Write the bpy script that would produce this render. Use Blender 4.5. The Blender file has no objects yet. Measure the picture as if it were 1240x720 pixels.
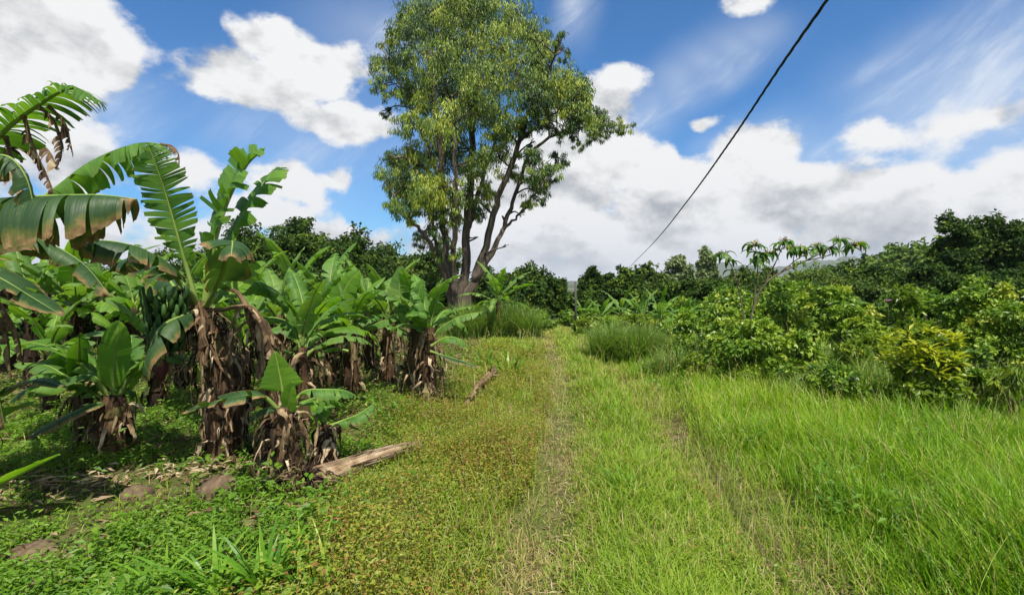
import bpy, math
import numpy as np
from mathutils import Vector

R = math.radians
sc = bpy.context.scene
col = sc.collection
rng = np.random.default_rng(7)

# ------------------------------------------------------------------ camera
CAM = np.array([0.0, 0.0, 1.6])
FPX = 620.0                      # focal length in photo pixels (1240 wide)
PITCH = math.atan(24 / 620)
cp, sp = math.cos(PITCH), math.sin(PITCH)

def ray(px, py):
    a, b = (px - 620) / FPX, -(py - 360) / FPX
    return np.array([a, cp + b * sp, -sp + b * cp])

def P(px, py, Y):
    """point seen at (px,py) at distance Y ahead of the camera"""
    d = ray(px, py)
    return CAM + d * (Y / d[1])

def hz(x, y):
    """terrain height"""
    x = np.asarray(x, float); y = np.asarray(y, float)
    s = np.maximum(y - 13, 0)
    d = 0.085 * s * s / (s + 9)
    z = -30 * (1 - np.exp(-d / 30))
    r = np.hypot(x, y)
    # wooded hill to the right
    z = z + 17.0 / (1 + np.exp(-np.clip((x - 80) / 15, -30, 30))) * np.exp(-((y - 128) / 42) ** 2) * (1 / (1 + np.exp(np.clip((x - 260) / 30, -30, 30))))
    # ruts, ridge, low bank on the left
    xl, xr = tracks(y)
    near = np.exp(-np.maximum(y - 12, 0) / 3)
    z = z - near * (0.05 * np.exp(-((x - xl) / .22) ** 2) + 0.07 * np.exp(-((x - xr) / .22) ** 2))
    z = z + near * 0.03 * np.sin(x * 2.1 + 1) * np.sin(y * 1.7) + near * 0.015 * np.sin(x * 5.3) * np.sin(y * 4.7 + 2)
    z = z + 0.55 * np.exp(-((x + 2.9) / 1.3) ** 2 - ((y - 11.0) / 1.2) ** 2)        # mulch bank behind the bananas
    return z

def tracks(y):
    y = np.asarray(y, float)
    xl = np.interp(y, [-5, 2.6, 4.4, 8, 13.4, 18], [-.05, 0.06, 0.40, .72, .98, 1.0])
    xr = np.interp(y, [-5, 2.6, 4.4, 5.7, 11.8, 18], [1.5, 1.58, 1.64, 1.72, 1.78, 1.5])
    return xl, xr

def G(px, py):
    """where the sight line meets the ground"""
    d = ray(px, py); t = 0.5
    for _ in range(4000):
        p = CAM + d * t
        if p[2] <= hz(p[0], p[1]): break
        t += 0.02
    return p

def gz(x, y): return float(hz(x, y))

# ------------------------------------------------------------------ object helpers
def tag(o, label=None, cat=None, group=None, kind=None):
    if label: o['label'] = label
    if cat: o['category'] = cat
    if group: o['group'] = group
    if kind: o['kind'] = kind
    return o

def empty(name, loc, label, cat, group=None):
    o = bpy.data.objects.new(name, None); col.objects.link(o)
    o.location = [float(v) for v in loc]; o.empty_display_size = .1
    return tag(o, label, cat, group)

def link_mesh(name, me, mats, parent=None):
    for m in (mats if isinstance(mats, (list, tuple)) else [mats]): me.materials.append(m)
    o = bpy.data.objects.new(name, me); col.objects.link(o)
    if parent is not None:
        o.parent = parent
        # parent empties carry only a location
        q = parent; off = Vector((0, 0, 0))
        while q is not None:
            off += Vector(q.location); q = q.parent
        o.location = -off
    return o

def np_mesh(name, V, loops, starts, totals, mats, parent=None, rnd=None, uv=None, midx=None, smooth=False):
    me = bpy.data.meshes.new(name)
    V = np.ascontiguousarray(V, np.float32)
    me.vertices.add(len(V)); me.vertices.foreach_set('co', V.ravel())
    me.loops.add(len(loops)); me.loops.foreach_set('vertex_index', np.asarray(loops, np.int32))
    me.polygons.add(len(starts)); me.polygons.foreach_set('loop_start', np.asarray(starts, np.int32))
    me.polygons.foreach_set('loop_total', np.asarray(totals, np.int32))
    if midx is not None: me.polygons.foreach_set('material_index', np.asarray(midx, np.int32))
    me.polygons.foreach_set('use_smooth', np.full(len(starts), bool(smooth)))
    if rnd is not None:
        a = me.attributes.new('rnd', 'FLOAT', 'POINT'); a.data.foreach_set('value', np.asarray(rnd, np.float32))
    if uv is not None:
        a = me.attributes.new('st', 'FLOAT2', 'POINT'); a.data.foreach_set('vector', np.asarray(uv, np.float32).ravel())
    me.update(calc_edges=True)
    return link_mesh(name, me, mats, parent)

class MB:
    """collects polygons, becomes one mesh object"""
    def __init__(s): s.v = []; s.f = []; s.r = []; s.uv = []; s.m = []; s.n = 0
    def add(s, V, F, rnd=0.5, uv=None, m=0):
        V = np.asarray(V, float)
        s.v.append(V); s.f += [tuple(i + s.n for i in f) for f in F]; s.m += [m] * len(F)
        s.r.append(np.broadcast_to(np.asarray(rnd, float), (len(V),)))
        s.uv.append(np.zeros((len(V), 2)) if uv is None else np.asarray(uv, float))
        s.n += len(V)
    def tube(s, pts, rad, n=7, rnd=.5, m=0, rough=0.0, cap=True, seed=0):
        pts = np.asarray(pts, float); k = len(pts); rad = np.broadcast_to(np.asarray(rad, float), (k,))
        T = np.gradient(pts, axis=0); T /= np.linalg.norm(T, axis=1)[:, None] + 1e-9
        a = np.cross(T[0], [0.3, .9, .2]); a /= np.linalg.norm(a) + 1e-9
        lr = np.random.default_rng(seed + 11)
        V = []; UV = []
        th = np.arange(n) / n * 2 * math.pi
        lump = 1 + rough * lr.normal(size=n)
        for i in range(k):
            a = a - T[i] * np.dot(a, T[i]); a /= np.linalg.norm(a) + 1e-9
            b = np.cross(T[i], a)
            rr = rad[i] * lump * (1 + rough * .5 * lr.normal(size=n))
            V.append(pts[i] + (np.cos(th) * rr)[:, None] * a + (np.sin(th) * rr)[:, None] * b)
            UV.append(np.stack([th / 6.283, np.full(n, i / (k - 1))], 1))
        V = np.concatenate(V); F = []
        for i in range(k - 1):
            for j in range(n):
                j2 = (j + 1) % n
                F.append((i * n + j, i * n + j2, (i + 1) * n + j2, (i + 1) * n + j))
        if cap:
            F.append(tuple(range(n))[::-1]); F.append(tuple((k - 1) * n + j for j in range(n)))
        s.add(V, F, rnd, np.concatenate(UV), m)
    def build(s, name, mats, parent=None, smooth=True):
        V = np.concatenate(s.v); tot = np.array([len(f) for f in s.f]); st = np.concatenate([[0], np.cumsum(tot)[:-1]])
        loops = np.fromiter((i for f in s.f for i in f), np.int32)
        return np_mesh(name, V, loops, st, tot, mats, parent, np.concatenate(s.r), np.concatenate(s.uv), s.m, smooth)

def nrm(a): return a / (np.linalg.norm(a, axis=-1, keepdims=True) + 1e-9)

def spline(pts, n):
    pts = np.asarray(pts, float)
    if len(pts) == 2: return pts[0] + (pts[1] - pts[0]) * np.linspace(0, 1, n)[:, None]
    p = np.vstack([2 * pts[0] - pts[1], pts, 2 * pts[-1] - pts[-2]])
    k = len(pts) - 1; t = np.linspace(0, k - 1e-6, n); i = t.astype(int); f = (t - i)[:, None]
    a, b, c, d = p[i], p[i + 1], p[i + 2], p[i + 3]
    return .5 * (2 * b + (c - a) * f + (2 * a - 5 * b + 4 * c - d) * f ** 2 + (3 * b - a - 3 * c + d) * f ** 3)

# leaf cards: each a small folded rhombus with its own size and turn
def cards(Pt, D, N, L, W, rnd, fold=.15):
    D = nrm(D); S = nrm(np.cross(D, N)); N2 = np.cross(S, D)
    L = L[:, None]; W = W[:, None]
    v0 = Pt; v1 = Pt + D * L * .42 + S * W * .5 + N2 * W * fold
    v2 = Pt + D * L - N2 * L * .08; v3 = Pt + D * L * .42 - S * W * .5 + N2 * W * fold
    n = len(Pt); V = np.stack([v0, v1, v2, v3], 1).reshape(-1, 3)
    b = (np.arange(n) * 4)[:, None]
    loops = (b + np.array([0, 1, 2, 0, 2, 3])).ravel()
    return V, loops, np.repeat(rnd, 4)

def card_obj(name, parts, mat, parent=None):
    Vs, Ls, Rs = [], [], []; off = 0
    for V, l, r in parts:
        Vs.append(V); Ls.append(l + off); Rs.append(r); off += len(V)
    V = np.concatenate(Vs); l = np.concatenate(Ls); r = np.concatenate(Rs)
    nf = len(l) // 3
    return np_mesh(name, V, l, np.arange(nf) * 3, np.full(nf, 3), mat, parent, r)

# grass blades: curved tapering strips (quads written as triangles)
def blades(B, H, W, A, lean, rnd, nseg=3, curl=.9):
    n = len(B)
    dx = np.stack([np.cos(A), np.sin(A), np.zeros(n)], 1)
    side = np.stack([-np.sin(A), np.cos(A), np.zeros(n)], 1)
    tw = rng.uniform(-1, 1, n)[:, None]
    side = nrm(side + dx * tw * .8)
    V = []
    for k in range(nseg + 1):
        t = k / nseg
        c = B + dx * (H * lean * (t ** 1.8))[:, None] + np.array([0, 0, 1.]) * (H * (t - curl * lean * .45 * t ** 2.2))[:, None]
        w = (W * .5 * (1 - t) ** .6 if k < nseg else W * 0)[:, None]
        if k < nseg: V += [c - side * w, c + side * w]
        else: V.append(c)
    m = 2 * nseg + 1
    V = np.stack(V, 1).reshape(-1, 3)
    tri = []
    for k in range(nseg - 1):
        a = 2 * k; tri += [a, a + 1, a + 3, a, a + 3, a + 2]
    a = 2 * (nseg - 1); tri += [a, a + 1, a + 2]
    loops = ((np.arange(n) * m)[:, None] + np.array(tri)).ravel()
    return V, loops, np.repeat(rnd, m)

def rdir(n, g=rng):
    v = g.normal(size=(n, 3)); return nrm(v)

# value noise on the ground plane for patchiness
_tab = np.random.default_rng(3).random((64, 64))
def vn(x, y, s, o=0):
    x = x / s + 17.3 * o + 100; y = y / s + 9.1 * o + 100
    i, j = np.floor(x).astype(int), np.floor(y).astype(int); fx, fy = x - i, y - j
    fx = fx * fx * (3 - 2 * fx); fy = fy * fy * (3 - 2 * fy)
    g = lambda a, b: _tab[a % 64, b % 64]
    return (g(i, j) * (1 - fx) + g(i + 1, j) * fx) * (1 - fy) + (g(i, j + 1) * (1 - fx) + g(i + 1, j + 1) * fx) * fy

# ------------------------------------------------------------------ materials
class NT:
    def __init__(s, tree): s.t = tree; s.n = tree.nodes; s.l = tree.links
    def node(s, typ, **kw):
        n = s.n.new(typ)
        for k, v in kw.items(): setattr(n, k, v)
        return n
    def put(s, sock, v):
        if isinstance(v, bpy.types.NodeSocket): s.l.new(v, sock)
        else:
            try: sock.default_value = v
            except Exception: sock.default_value = (*v, 1.0)
    def math(s, op, a, b=None, c=None, clamp=False):
        n = s.node('ShaderNodeMath', operation=op, use_clamp=clamp)
        s.put(n.inputs[0], a)
        if b is not None: s.put(n.inputs[1], b)
        if c is not None: s.put(n.inputs[2], c)
        return n.outputs[0]
    def vmath(s, op, a, b=None, out=0):
        n = s.node('ShaderNodeVectorMath', operation=op)
        s.put(n.inputs[0], a)
        if b is not None: s.put(n.inputs[1], b)
        return n.outputs[out]
    def noise(s, vec, scale, detail=4, rough=.55, out=0, dist=0):
        n = s.node('ShaderNodeTexNoise')
        if vec is not None: s.l.new(vec, n.inputs['Vector'])
        n.inputs['Scale'].default_value = scale; n.inputs['Detail'].default_value = detail
        n.inputs['Roughness'].default_value = rough; n.inputs['Distortion'].default_value = dist
        return n.outputs[out]
    def ramp(s, fac, stops):
        n = s.node('ShaderNodeValToRGB'); s.put(n.inputs[0], fac); e = n.color_ramp.elements
        while len(e) < len(stops): e.new(.5)
        for k, (p, c) in enumerate(stops): e[k].position = p; e[k].color = (*c, 1)
        return n.outputs[0]
    def mix(s, fac, a, b, blend='MIX'):
        n = s.node('ShaderNodeMix', data_type='RGBA', blend_type=blend)
        s.put(n.inputs[0], fac); s.put(n.inputs[6], a); s.put(n.inputs[7], b)
        return n.outputs[2]
    def smooth(s, v, a, b):
        n = s.node('ShaderNodeMapRange', interpolation_type='SMOOTHSTEP')
        s.put(n.inputs[0], v); n.inputs[1].default_value = a; n.inputs[2].default_value = b
        return n.outputs[0]
    def attr(s, name, out='Fac'):
        n = s.node('ShaderNodeAttribute', attribute_name=name); return n.outputs[out]

def new_mat(name):
    m = bpy.data.materials.new(name); m.use_nodes = True; m.node_tree.nodes.clear()
    return m, NT(m.node_tree)

def foliage(name, stops, trans=.35, tcol=None, rough=.5, spec=.35, patch=0.0):
    """leaf material: colour varies from leaf to leaf (rnd), light passes through"""
    m, n = new_mat(name)
    f = n.attr('rnd')
    if patch:
        geo = n.node('ShaderNodeNewGeometry')
        f = n.math('ADD', f, n.math('MULTIPLY', n.math('SUBTRACT', n.noise(geo.outputs['Position'], 1.1, 2), .5), patch), clamp=True)
    c = n.ramp(f, stops)
    b = n.node('ShaderNodeBsdfPrincipled'); n.put(b.inputs['Base Color'], c)
    b.inputs['Roughness'].default_value = rough; b.inputs['Specular IOR Level'].default_value = spec
    t = n.node('ShaderNodeBsdfTranslucent')
    tc = n.mix(1.0, c, tcol or (1.25, 1.35, .55), 'MULTIPLY')
    n.put(t.inputs['Color'], tc)
    mx = n.node('ShaderNodeMixShader'); mx.inputs[0].default_value = trans
    n.l.new(b.outputs[0], mx.inputs[1]); n.l.new(t.outputs[0], mx.inputs[2])
    o = n.node('ShaderNodeOutputMaterial'); n.l.new(mx.outputs[0], o.inputs[0])
    return m

def banana_leaf_mat(name, deep, light, burn=.5, trans=.4):
    m, n = new_mat(name)
    st = n.node('ShaderNodeAttribute', attribute_name='st').outputs['Vector']
    sep = n.node('ShaderNodeSeparateXYZ'); n.l.new(st, sep.inputs[0]); u, v = sep.outputs[0], sep.outputs[1]
    geo = n.node('ShaderNodeNewGeometry'); pos = geo.outputs['Position']
    # lateral veins run across the blade
    cu = n.node('ShaderNodeCombineXYZ'); n.put(cu.inputs[0], n.math('MULTIPLY', u, 110)); n.put(cu.inputs[1], n.math('MULTIPLY', v, 1.2))
    vein = n.noise(cu.outputs[0], 1.0, 2, .6)
    cu2 = n.node('ShaderNodeCombineXYZ'); n.put(cu2.inputs[0], n.math('MULTIPLY', u, 16)); n.put(cu2.inputs[1], n.math('MULTIPLY', v, .8))
    band = n.noise(cu2.outputs[0], 1.0, 3, .6)
    f = n.math('ADD', n.math('MULTIPLY', vein, .45), n.math('MULTIPLY', band, .4))
    f = n.math('ADD', f, n.math('MULTIPLY', n.attr('rnd'), .45))
    c = n.mix(n.smooth(f, .35, .95), deep, light)
    # dry brown edge and scorch streaks
    e = n.math('ADD', n.math('ABSOLUTE', v), n.math('MULTIPLY', n.noise(pos, 9, 4, .65), .55))
    e = n.math('ADD', e, n.math('MULTIPLY', band, .25))
    br = n.smooth(e, 1.62 - burn * .35, 1.72 - burn * .3)
    tip = n.smooth(n.math('ADD', u, n.math('MULTIPLY', n.noise(pos, 14, 3), .12)), 1.14 - burn * .14, 1.2 - burn * .14)
    br = n.math('MAXIMUM', br, tip)
    dry = n.ramp(n.noise(pos, 20, 3), [(.3, (.11, .06, .025)), (.6, (.26, .17, .075)), (.8, (.38, .29, .14))])
    ye = n.smooth(e, 1.5 - burn * .35, 1.66 - burn * .35)
    c = n.mix(n.math('MULTIPLY', ye, .5), c, (.2, .19, .03))
    spot = n.math('MULTIPLY', n.smooth(n.noise(pos, 26, 4, .7), .64, .70), n.smooth(n.noise(pos, 3.1, 2), .5, .65))
    br = n.math('MAXIMUM', br, n.math('MULTIPLY', spot, min(1, burn)))
    c = n.mix(br, c, dry)
    b = n.node('ShaderNodeBsdfPrincipled'); n.put(b.inputs['Base Color'], c)
    n.put(b.inputs['Roughness'], n.math('ADD', n.math('ADD', .36, n.math('MULTIPLY', n.noise(pos, 7, 3), .3)), n.math('MULTIPLY', br, .4)))
    b.inputs['Specular IOR Level'].default_value = .36
    bp = n.node('ShaderNodeBump'); bp.inputs['Strength'].default_value = .35; bp.inputs['Distance'].default_value = .01
    n.put(bp.inputs['Height'], vein); n.l.new(bp.outputs[0], b.inputs['Normal'])
    t = n.node('ShaderNodeBsdfTranslucent'); n.put(t.inputs['Color'], n.mix(1.0, c, (1.5, 1.5, .5), 'MULTIPLY'))
    mx = n.node('ShaderNodeMixShader'); n.put(mx.inputs[0], n.math('MULTIPLY', n.math('SUBTRACT', 1.0, n.math('MULTIPLY', br, .6)), trans))
    n.l.new(b.outputs[0], mx.inputs[1]); n.l.new(t.outputs[0], mx.inputs[2])
    o = n.node('ShaderNodeOutputMaterial'); n.l.new(mx.outputs[0], o.inputs[0])
    return m

def fibrous(name, stops, sx=14, sy=1.5, rough=.85, bump=.6, sub='st', big=3.0):
    """bark, dry sheath, straw: streaks along the length"""
    m, n = new_mat(name)
    st = n.node('ShaderNodeAttribute', attribute_name='st').outputs['Vector']
    geo = n.node('ShaderNodeNewGeometry'); pos = geo.outputs['Position']
    mp = n.node('ShaderNodeMapping'); mp.inputs['Scale'].default_value = (sx, sy, 1); n.l.new(st, mp.inputs[0])
    a = n.noise(mp.outputs[0], 1.0, 5, .65)
    b2 = n.noise(pos, big, 4, .6)
    f = n.math('ADD', n.math('MULTIPLY', a, .6), n.math('MULTIPLY', b2, .4))
    f = n.math('ADD', f, n.math('MULTIPLY', n.math('SUBTRACT', n.attr('rnd'), .5), .5))
    c = n.ramp(f, stops)
    b = n.node('ShaderNodeBsdfPrincipled'); n.put(b.inputs['Base Color'], c)
    b.inputs['Roughness'].default_value = rough; b.inputs['Specular IOR Level'].default_value = .2
    bp = n.node('ShaderNodeBump'); bp.inputs['Strength'].default_value = bump; bp.inputs['Distance'].default_value = .03
    n.put(bp.inputs['Height'], a); n.l.new(bp.outputs[0], b.inputs['Normal'])
    o = n.node('ShaderNodeOutputMaterial'); n.l.new(b.outputs[0], o.inputs[0])
    return m

M = {}
M['ban'] = banana_leaf_mat('banana leaf', (.035, .115, .018), (.15, .30, .035), .6)
M['ban_dark'] = banana_leaf_mat('old banana leaf', (.018, .055, .018), (.065, .13, .035), 1.2, .3)
M['ban_young'] = banana_leaf_mat('young banana leaf', (.08, .2, .018), (.2, .36, .03), 0.05, .5)
M['ban_far'] = banana_leaf_mat('weathered banana leaf', (.06, .15, .03), (.2, .34, .065), .7, .45)
M['midrib'] = fibrous('banana midrib', [(.3, (.12, .19, .035)), (.7, (.25, .33, .08))], 3, 6, .5, .1)
M['dry'] = fibrous('dry banana leaf', [(.26, (.016, .010, .006)), (.4, (.06, .036, .019)), (.54, (.18, .115, .062)), (.68, (.38, .285, .175)), (.82, (.58, .48, .33))], 7, 2.5, big=8)
M['sheath'] = fibrous('banana stem sheath', [(.3, (.010, .007, .005)), (.43, (.045, .025, .013)), (.54, (.12, .07, .035)), (.64, (.16, .15, .05)), (.78, (.36, .27, .15))], 22, 2.6, bump=1)
M['sheath_dark'] = fibrous('shaded banana stem', [(.3, (.006, .004, .003)), (.5, (.03, .018, .01)), (.7, (.07, .045, .025)), (.82, (.12, .11, .04))], 18, 2)  # sheath darkened for the back rows, shade put into the colour
M['log'] = fibrous('dry fallen stem', [(.3, (.07, .04, .024)), (.42, (.22, .14, .08)), (.54, (.42, .31, .2)), (.75, (.62, .51, .37))], 12, 2.2, .85, 1.0, big=9)
M['root'] = fibrous('root mass', [(.3, (.035, .02, .012)), (.5, (.12, .075, .045)), (.7, (.26, .18, .11))], 12, 3)
M['bark'] = fibrous('eucalyptus bark', [(.3, (.025, .02, .016)), (.46, (.085, .066, .05)), (.6, (.19, .15, .115)), (.78, (.36, .30, .235))], 7, 5, .85, .5, big=1.3)
M['bark_dark'] = fibrous('dark bark', [(.3, (.02, .016, .012)), (.6, (.07, .055, .042)), (.8, (.13, .11, .085))], 6, 4)
M['twig'] = fibrous('shrub stem', [(.3, (.06, .05, .03)), (.7, (.2, .17, .1))], 4, 6)
M['fruit'] = fibrous('green bananas', [(.3, (.012, .035, .010)), (.7, (.045, .10, .02))], 3, 4, .5, .1)
M['bud'] = fibrous('banana flower bud', [(.3, (.03, .008, .012)), (.7, (.10, .025, .03))], 3, 4, .5, .2)
M['rock'] = fibrous('weathered rock', [(.3, (.04, .028, .016)), (.5, (.13, .09, .055)), (.7, (.26, .19, .12))], 5, 5, .9, .8, big=7)
M['pole'] = fibrous('grey pole', [(.3, (.04, .035, .03)), (.7, (.13, .115, .1))], 5, 5)
M['cable'] = fibrous('black cable', [(.3, (.008, .008, .01)), (.7, (.03, .03, .035))], 4, 30, .5, .2)

M['euc'] = foliage('eucalyptus leaf', [(0, (.024, .06, .02)), (.35, (.07, .14, .026)), (.6, (.21, .29, .035)), (1, (.42, .46, .05))], .2, rough=.45, spec=.4)
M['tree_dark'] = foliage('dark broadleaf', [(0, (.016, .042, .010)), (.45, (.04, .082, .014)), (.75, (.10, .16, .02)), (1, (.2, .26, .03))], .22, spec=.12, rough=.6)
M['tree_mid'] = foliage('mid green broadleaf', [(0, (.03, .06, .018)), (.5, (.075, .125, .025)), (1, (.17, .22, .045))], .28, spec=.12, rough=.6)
M['tree_pale'] = foliage('pale grey green leaf', [(0, (.12, .17, .08)), (.5, (.22, .28, .13)), (1, (.36, .40, .2))], .3, spec=.12, rough=.6)
M['wood'] = foliage('hillside woodland', [(0, (.03, .065, .016)), (.5, (.09, .16, .028)), (1, (.2, .27, .045))], .25, spec=.1, rough=.7)
M['shrub'] = foliage('shrub leaf', [(0, (.05, .115, .016)), (.45, (.15, .26, .025)), (.8, (.29, .39, .04)), (1, (.42, .44, .07))], .32, rough=.4)
M['shrub_lime'] = foliage('lime shrub leaf', [(0, (.08, .15, .015)), (.5, (.19, .27, .022)), (1, (.38, .40, .04))], .38, rough=.4)
M['shrub_yellow'] = foliage('yellow new leaf', [(0, (.2, .27, .02)), (.5, (.38, .42, .03)), (1, (.56, .52, .06))], .38, rough=.45)
M['bigleaf'] = foliage('large drooping leaf', [(0, (.03, .09, .016)), (.6, (.09, .19, .025)), (.93, (.17, .25, .035)), (1, (.32, .24, .04))], .4, rough=.45)
M['grass_tall'] = foliage('tall grass', [(0, (.09, .20, .010)), (.45, (.22, .38, .018)), (.85, (.36, .48, .04)), (.93, (.44, .40, .12)), (1, (.5, .4, .2))], .45, patch=.3, rough=.45)
M['grass_short'] = foliage('short grass', [(0, (.08, .17, .014)), (.45, (.20, .33, .022)), (.8, (.33, .43, .04)), (.88, (.42, .36, .12)), (1, (.48, .38, .2))], .42, patch=.35)
M['grass_bank'] = foliage('bank grass', [(0, (.06, .14, .02)), (.5, (.16, .25, .04)), (.88, (.28, .34, .1)), (1, (.45, .4, .24))], .4)
M['weed'] = foliage('low weed leaf', [(0, (.055, .11, .014)), (.35, (.165, .225, .024)), (.66, (.32, .345, .04)), (.84, (.35, .235, .05)), (1, (.27, .11, .05))], .38, patch=.3)
M['cover'] = foliage('ground cover leaf', [(0, (.05, .13, .012)), (.5, (.13, .26, .018)), (1, (.26, .38, .035))], .4, patch=.35)
M['straw'] = foliage('straw', [(0, (.08, .045, .02)), (.5, (.28, .2, .11)), (1, (.55, .45, .3))], .15, (1, .9, .7), .8, .1)
M['broad'] = foliage('broad grass blade', [(0, (.06, .18, .018)), (.6, (.16, .33, .025)), (1, (.34, .42, .05))], .42, rough=.4)
M['petal'] = foliage('purple petal', [(0, (.25, .08, .35)), (1, (.5, .25, .6))], .3)

def ground_mat():
    m, n = new_mat('soil and thin grass')
    geo = n.node('ShaderNodeNewGeometry'); pos = geo.outputs['Position']
    track = n.attr('track')
    a = n.noise(pos, 9, 6, .65); b_ = n.noise(pos, .9, 4, .6)
    soil = n.ramp(a, [(.3, (.035, .024, .014)), (.55, (.10, .07, .04)), (.75, (.2, .15, .09))])
    grass = n.ramp(a, [(.3, (.03, .055, .01)), (.6, (.08, .12, .02)), (.8, (.16, .19, .05))])
    c = n.mix(n.smooth(b_, .35, .6), soil, grass)
    tcol = n.ramp(a, [(.3, (.12, .10, .045)), (.55, (.26, .21, .11)), (.8, (.42, .34, .2))])
    c = n.mix(track, c, tcol)
    # far land: fields, woods and pale roofs of a plain
    far = n.ramp(n.noise(pos, .004, 5, .7), [(.35, (.03, .05, .02)), (.55, (.07, .09, .035)), (.68, (.2, .18, .12)), (.72, (.35, .33, .3))])
    wood = n.ramp(n.noise(pos, .35, 5, .7), [(.35, (.012, .026, .008)), (.65, (.045, .075, .018))])
    dist = n.vmath('LENGTH', pos, None, 1)
    c = n.mix(n.smooth(dist, 22, 45), c, wood)
    c = n.mix(n.smooth(dist, 600, 1500), c, far)
    b = n.node('ShaderNodeBsdfPrincipled'); n.put(b.inputs['Base Color'], c)
    b.inputs['Roughness'].default_value = .95; b.inputs['Specular IOR Level'].default_value = .1
    bp = n.node('ShaderNodeBump'); bp.inputs['Strength'].default_value = .8; bp.inputs['Distance'].default_value = .04
    n.put(bp.inputs['Height'], a); n.l.new(bp.outputs[0], b.inputs['Normal'])
    o = n.node('ShaderNodeOutputMaterial'); n.l.new(b.outputs[0], o.inputs[0])
    return m

# ------------------------------------------------------------------ ground
def build_ground():
    rs = np.concatenate([np.linspace(0, 14, 141), 14 * (5000 / 14) ** (np.arange(1, 130) / 129.0)])
    n = 360
    th = np.arange(n) / n * 2 * math.pi
    X = rs[1:, None] * np.sin(th); Y = rs[1:, None] * np.cos(th)
    X = np.concatenate([[0], X.ravel()]); Y = np.concatenate([[0], Y.ravel()])
    Z = hz(X, Y)
    V = np.stack([X, Y, Z], 1)
    xl, xr = tracks(Y)
    tr = np.maximum(np.exp(-((X - xl) / .2) ** 4), .75 * np.exp(-((X - xr) / .2) ** 4)) * (Y < 20) * (Y > -8)
    tr = .45 * tr * (0.05 + .75 * vn(X, Y, .35)) * (.5 + .6 * vn(X, Y, 1.1, 4))
    # bare earth patches under the bananas
    k = len(rs) - 1
    loops = []; st = []; tot = []
    j = np.arange(n); j2 = (j + 1) % n
    tri = np.stack([np.zeros(n, int), 1 + j2, 1 + j], 1).ravel()
    i = np.arange(k - 1)[:, None]
    q = np.stack([1 + i * n + j, 1 + i * n + j2, 1 + (i + 1) * n + j2, 1 + (i + 1) * n + j], -1).reshape(-1)
    loops = np.concatenate([tri, q]); nt, nq = n, (k - 1) * n
    tot = np.concatenate([np.full(nt, 3), np.full(nq, 4)]); st = np.concatenate([[0], np.cumsum(tot)[:-1]])
    o = np_mesh('ground', V, loops, st, tot, ground_mat(), smooth=True)
    a = o.data.attributes.new('track', 'FLOAT', 'POINT'); a.data.foreach_set('value', tr.astype(np.float32))
    tag(o, kind='structure')
build_ground()

def far_hills():
    # low blue ranges beyond the plain
    m, n = new_mat('far range')
    geo = n.node('ShaderNodeNewGeometry')
    c = n.ramp(n.noise(geo.outputs['Position'], .003, 5, .6), [(.35, (.03, .05, .02)), (.7, (.09, .1, .04))])
    b = n.node('ShaderNodeBsdfPrincipled'); n.put(b.inputs['Base Color'], c); b.inputs['Roughness'].default_value = 1
    o = n.node('ShaderNodeOutputMaterial'); n.l.new(b.outputs[0], o.inputs[0])
    na, nr = 160, 9
    V = []
    for i in range(na):
        a = R(8 + i / (na - 1) * 62)
        px = 620 + 620 * math.tan(a)
        h = 105 * math.exp(-((px - 1085) / 60) ** 2) + 95 * math.exp(-((px - 1000) / 60) ** 2) + 90 * math.exp(-((px - 870) / 60) ** 2) + 18
        h *= 1 + .08 * math.sin(i * .9) + .05 * math.sin(i * 2.3)
        for j in range(nr):
            t = j / (nr - 1); d = 3500 + 1200 * t
            V.append((d * math.sin(a), d * math.cos(a), -32 + (h + 30) * math.sin(math.pi * min(t * 1.0, 1)) ** 1.3))
    F = [(i * nr + j, i * nr + j + 1, (i + 1) * nr + j + 1, (i + 1) * nr + j) for i in range(na - 1) for j in range(nr - 1)]
    mb = MB(); mb.add(V, F); o = mb.build('hills', m); tag(o, kind='structure')
far_hills()

# ------------------------------------------------------------------ banana plants
UP = np.array([0, 0, 1.0])

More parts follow.
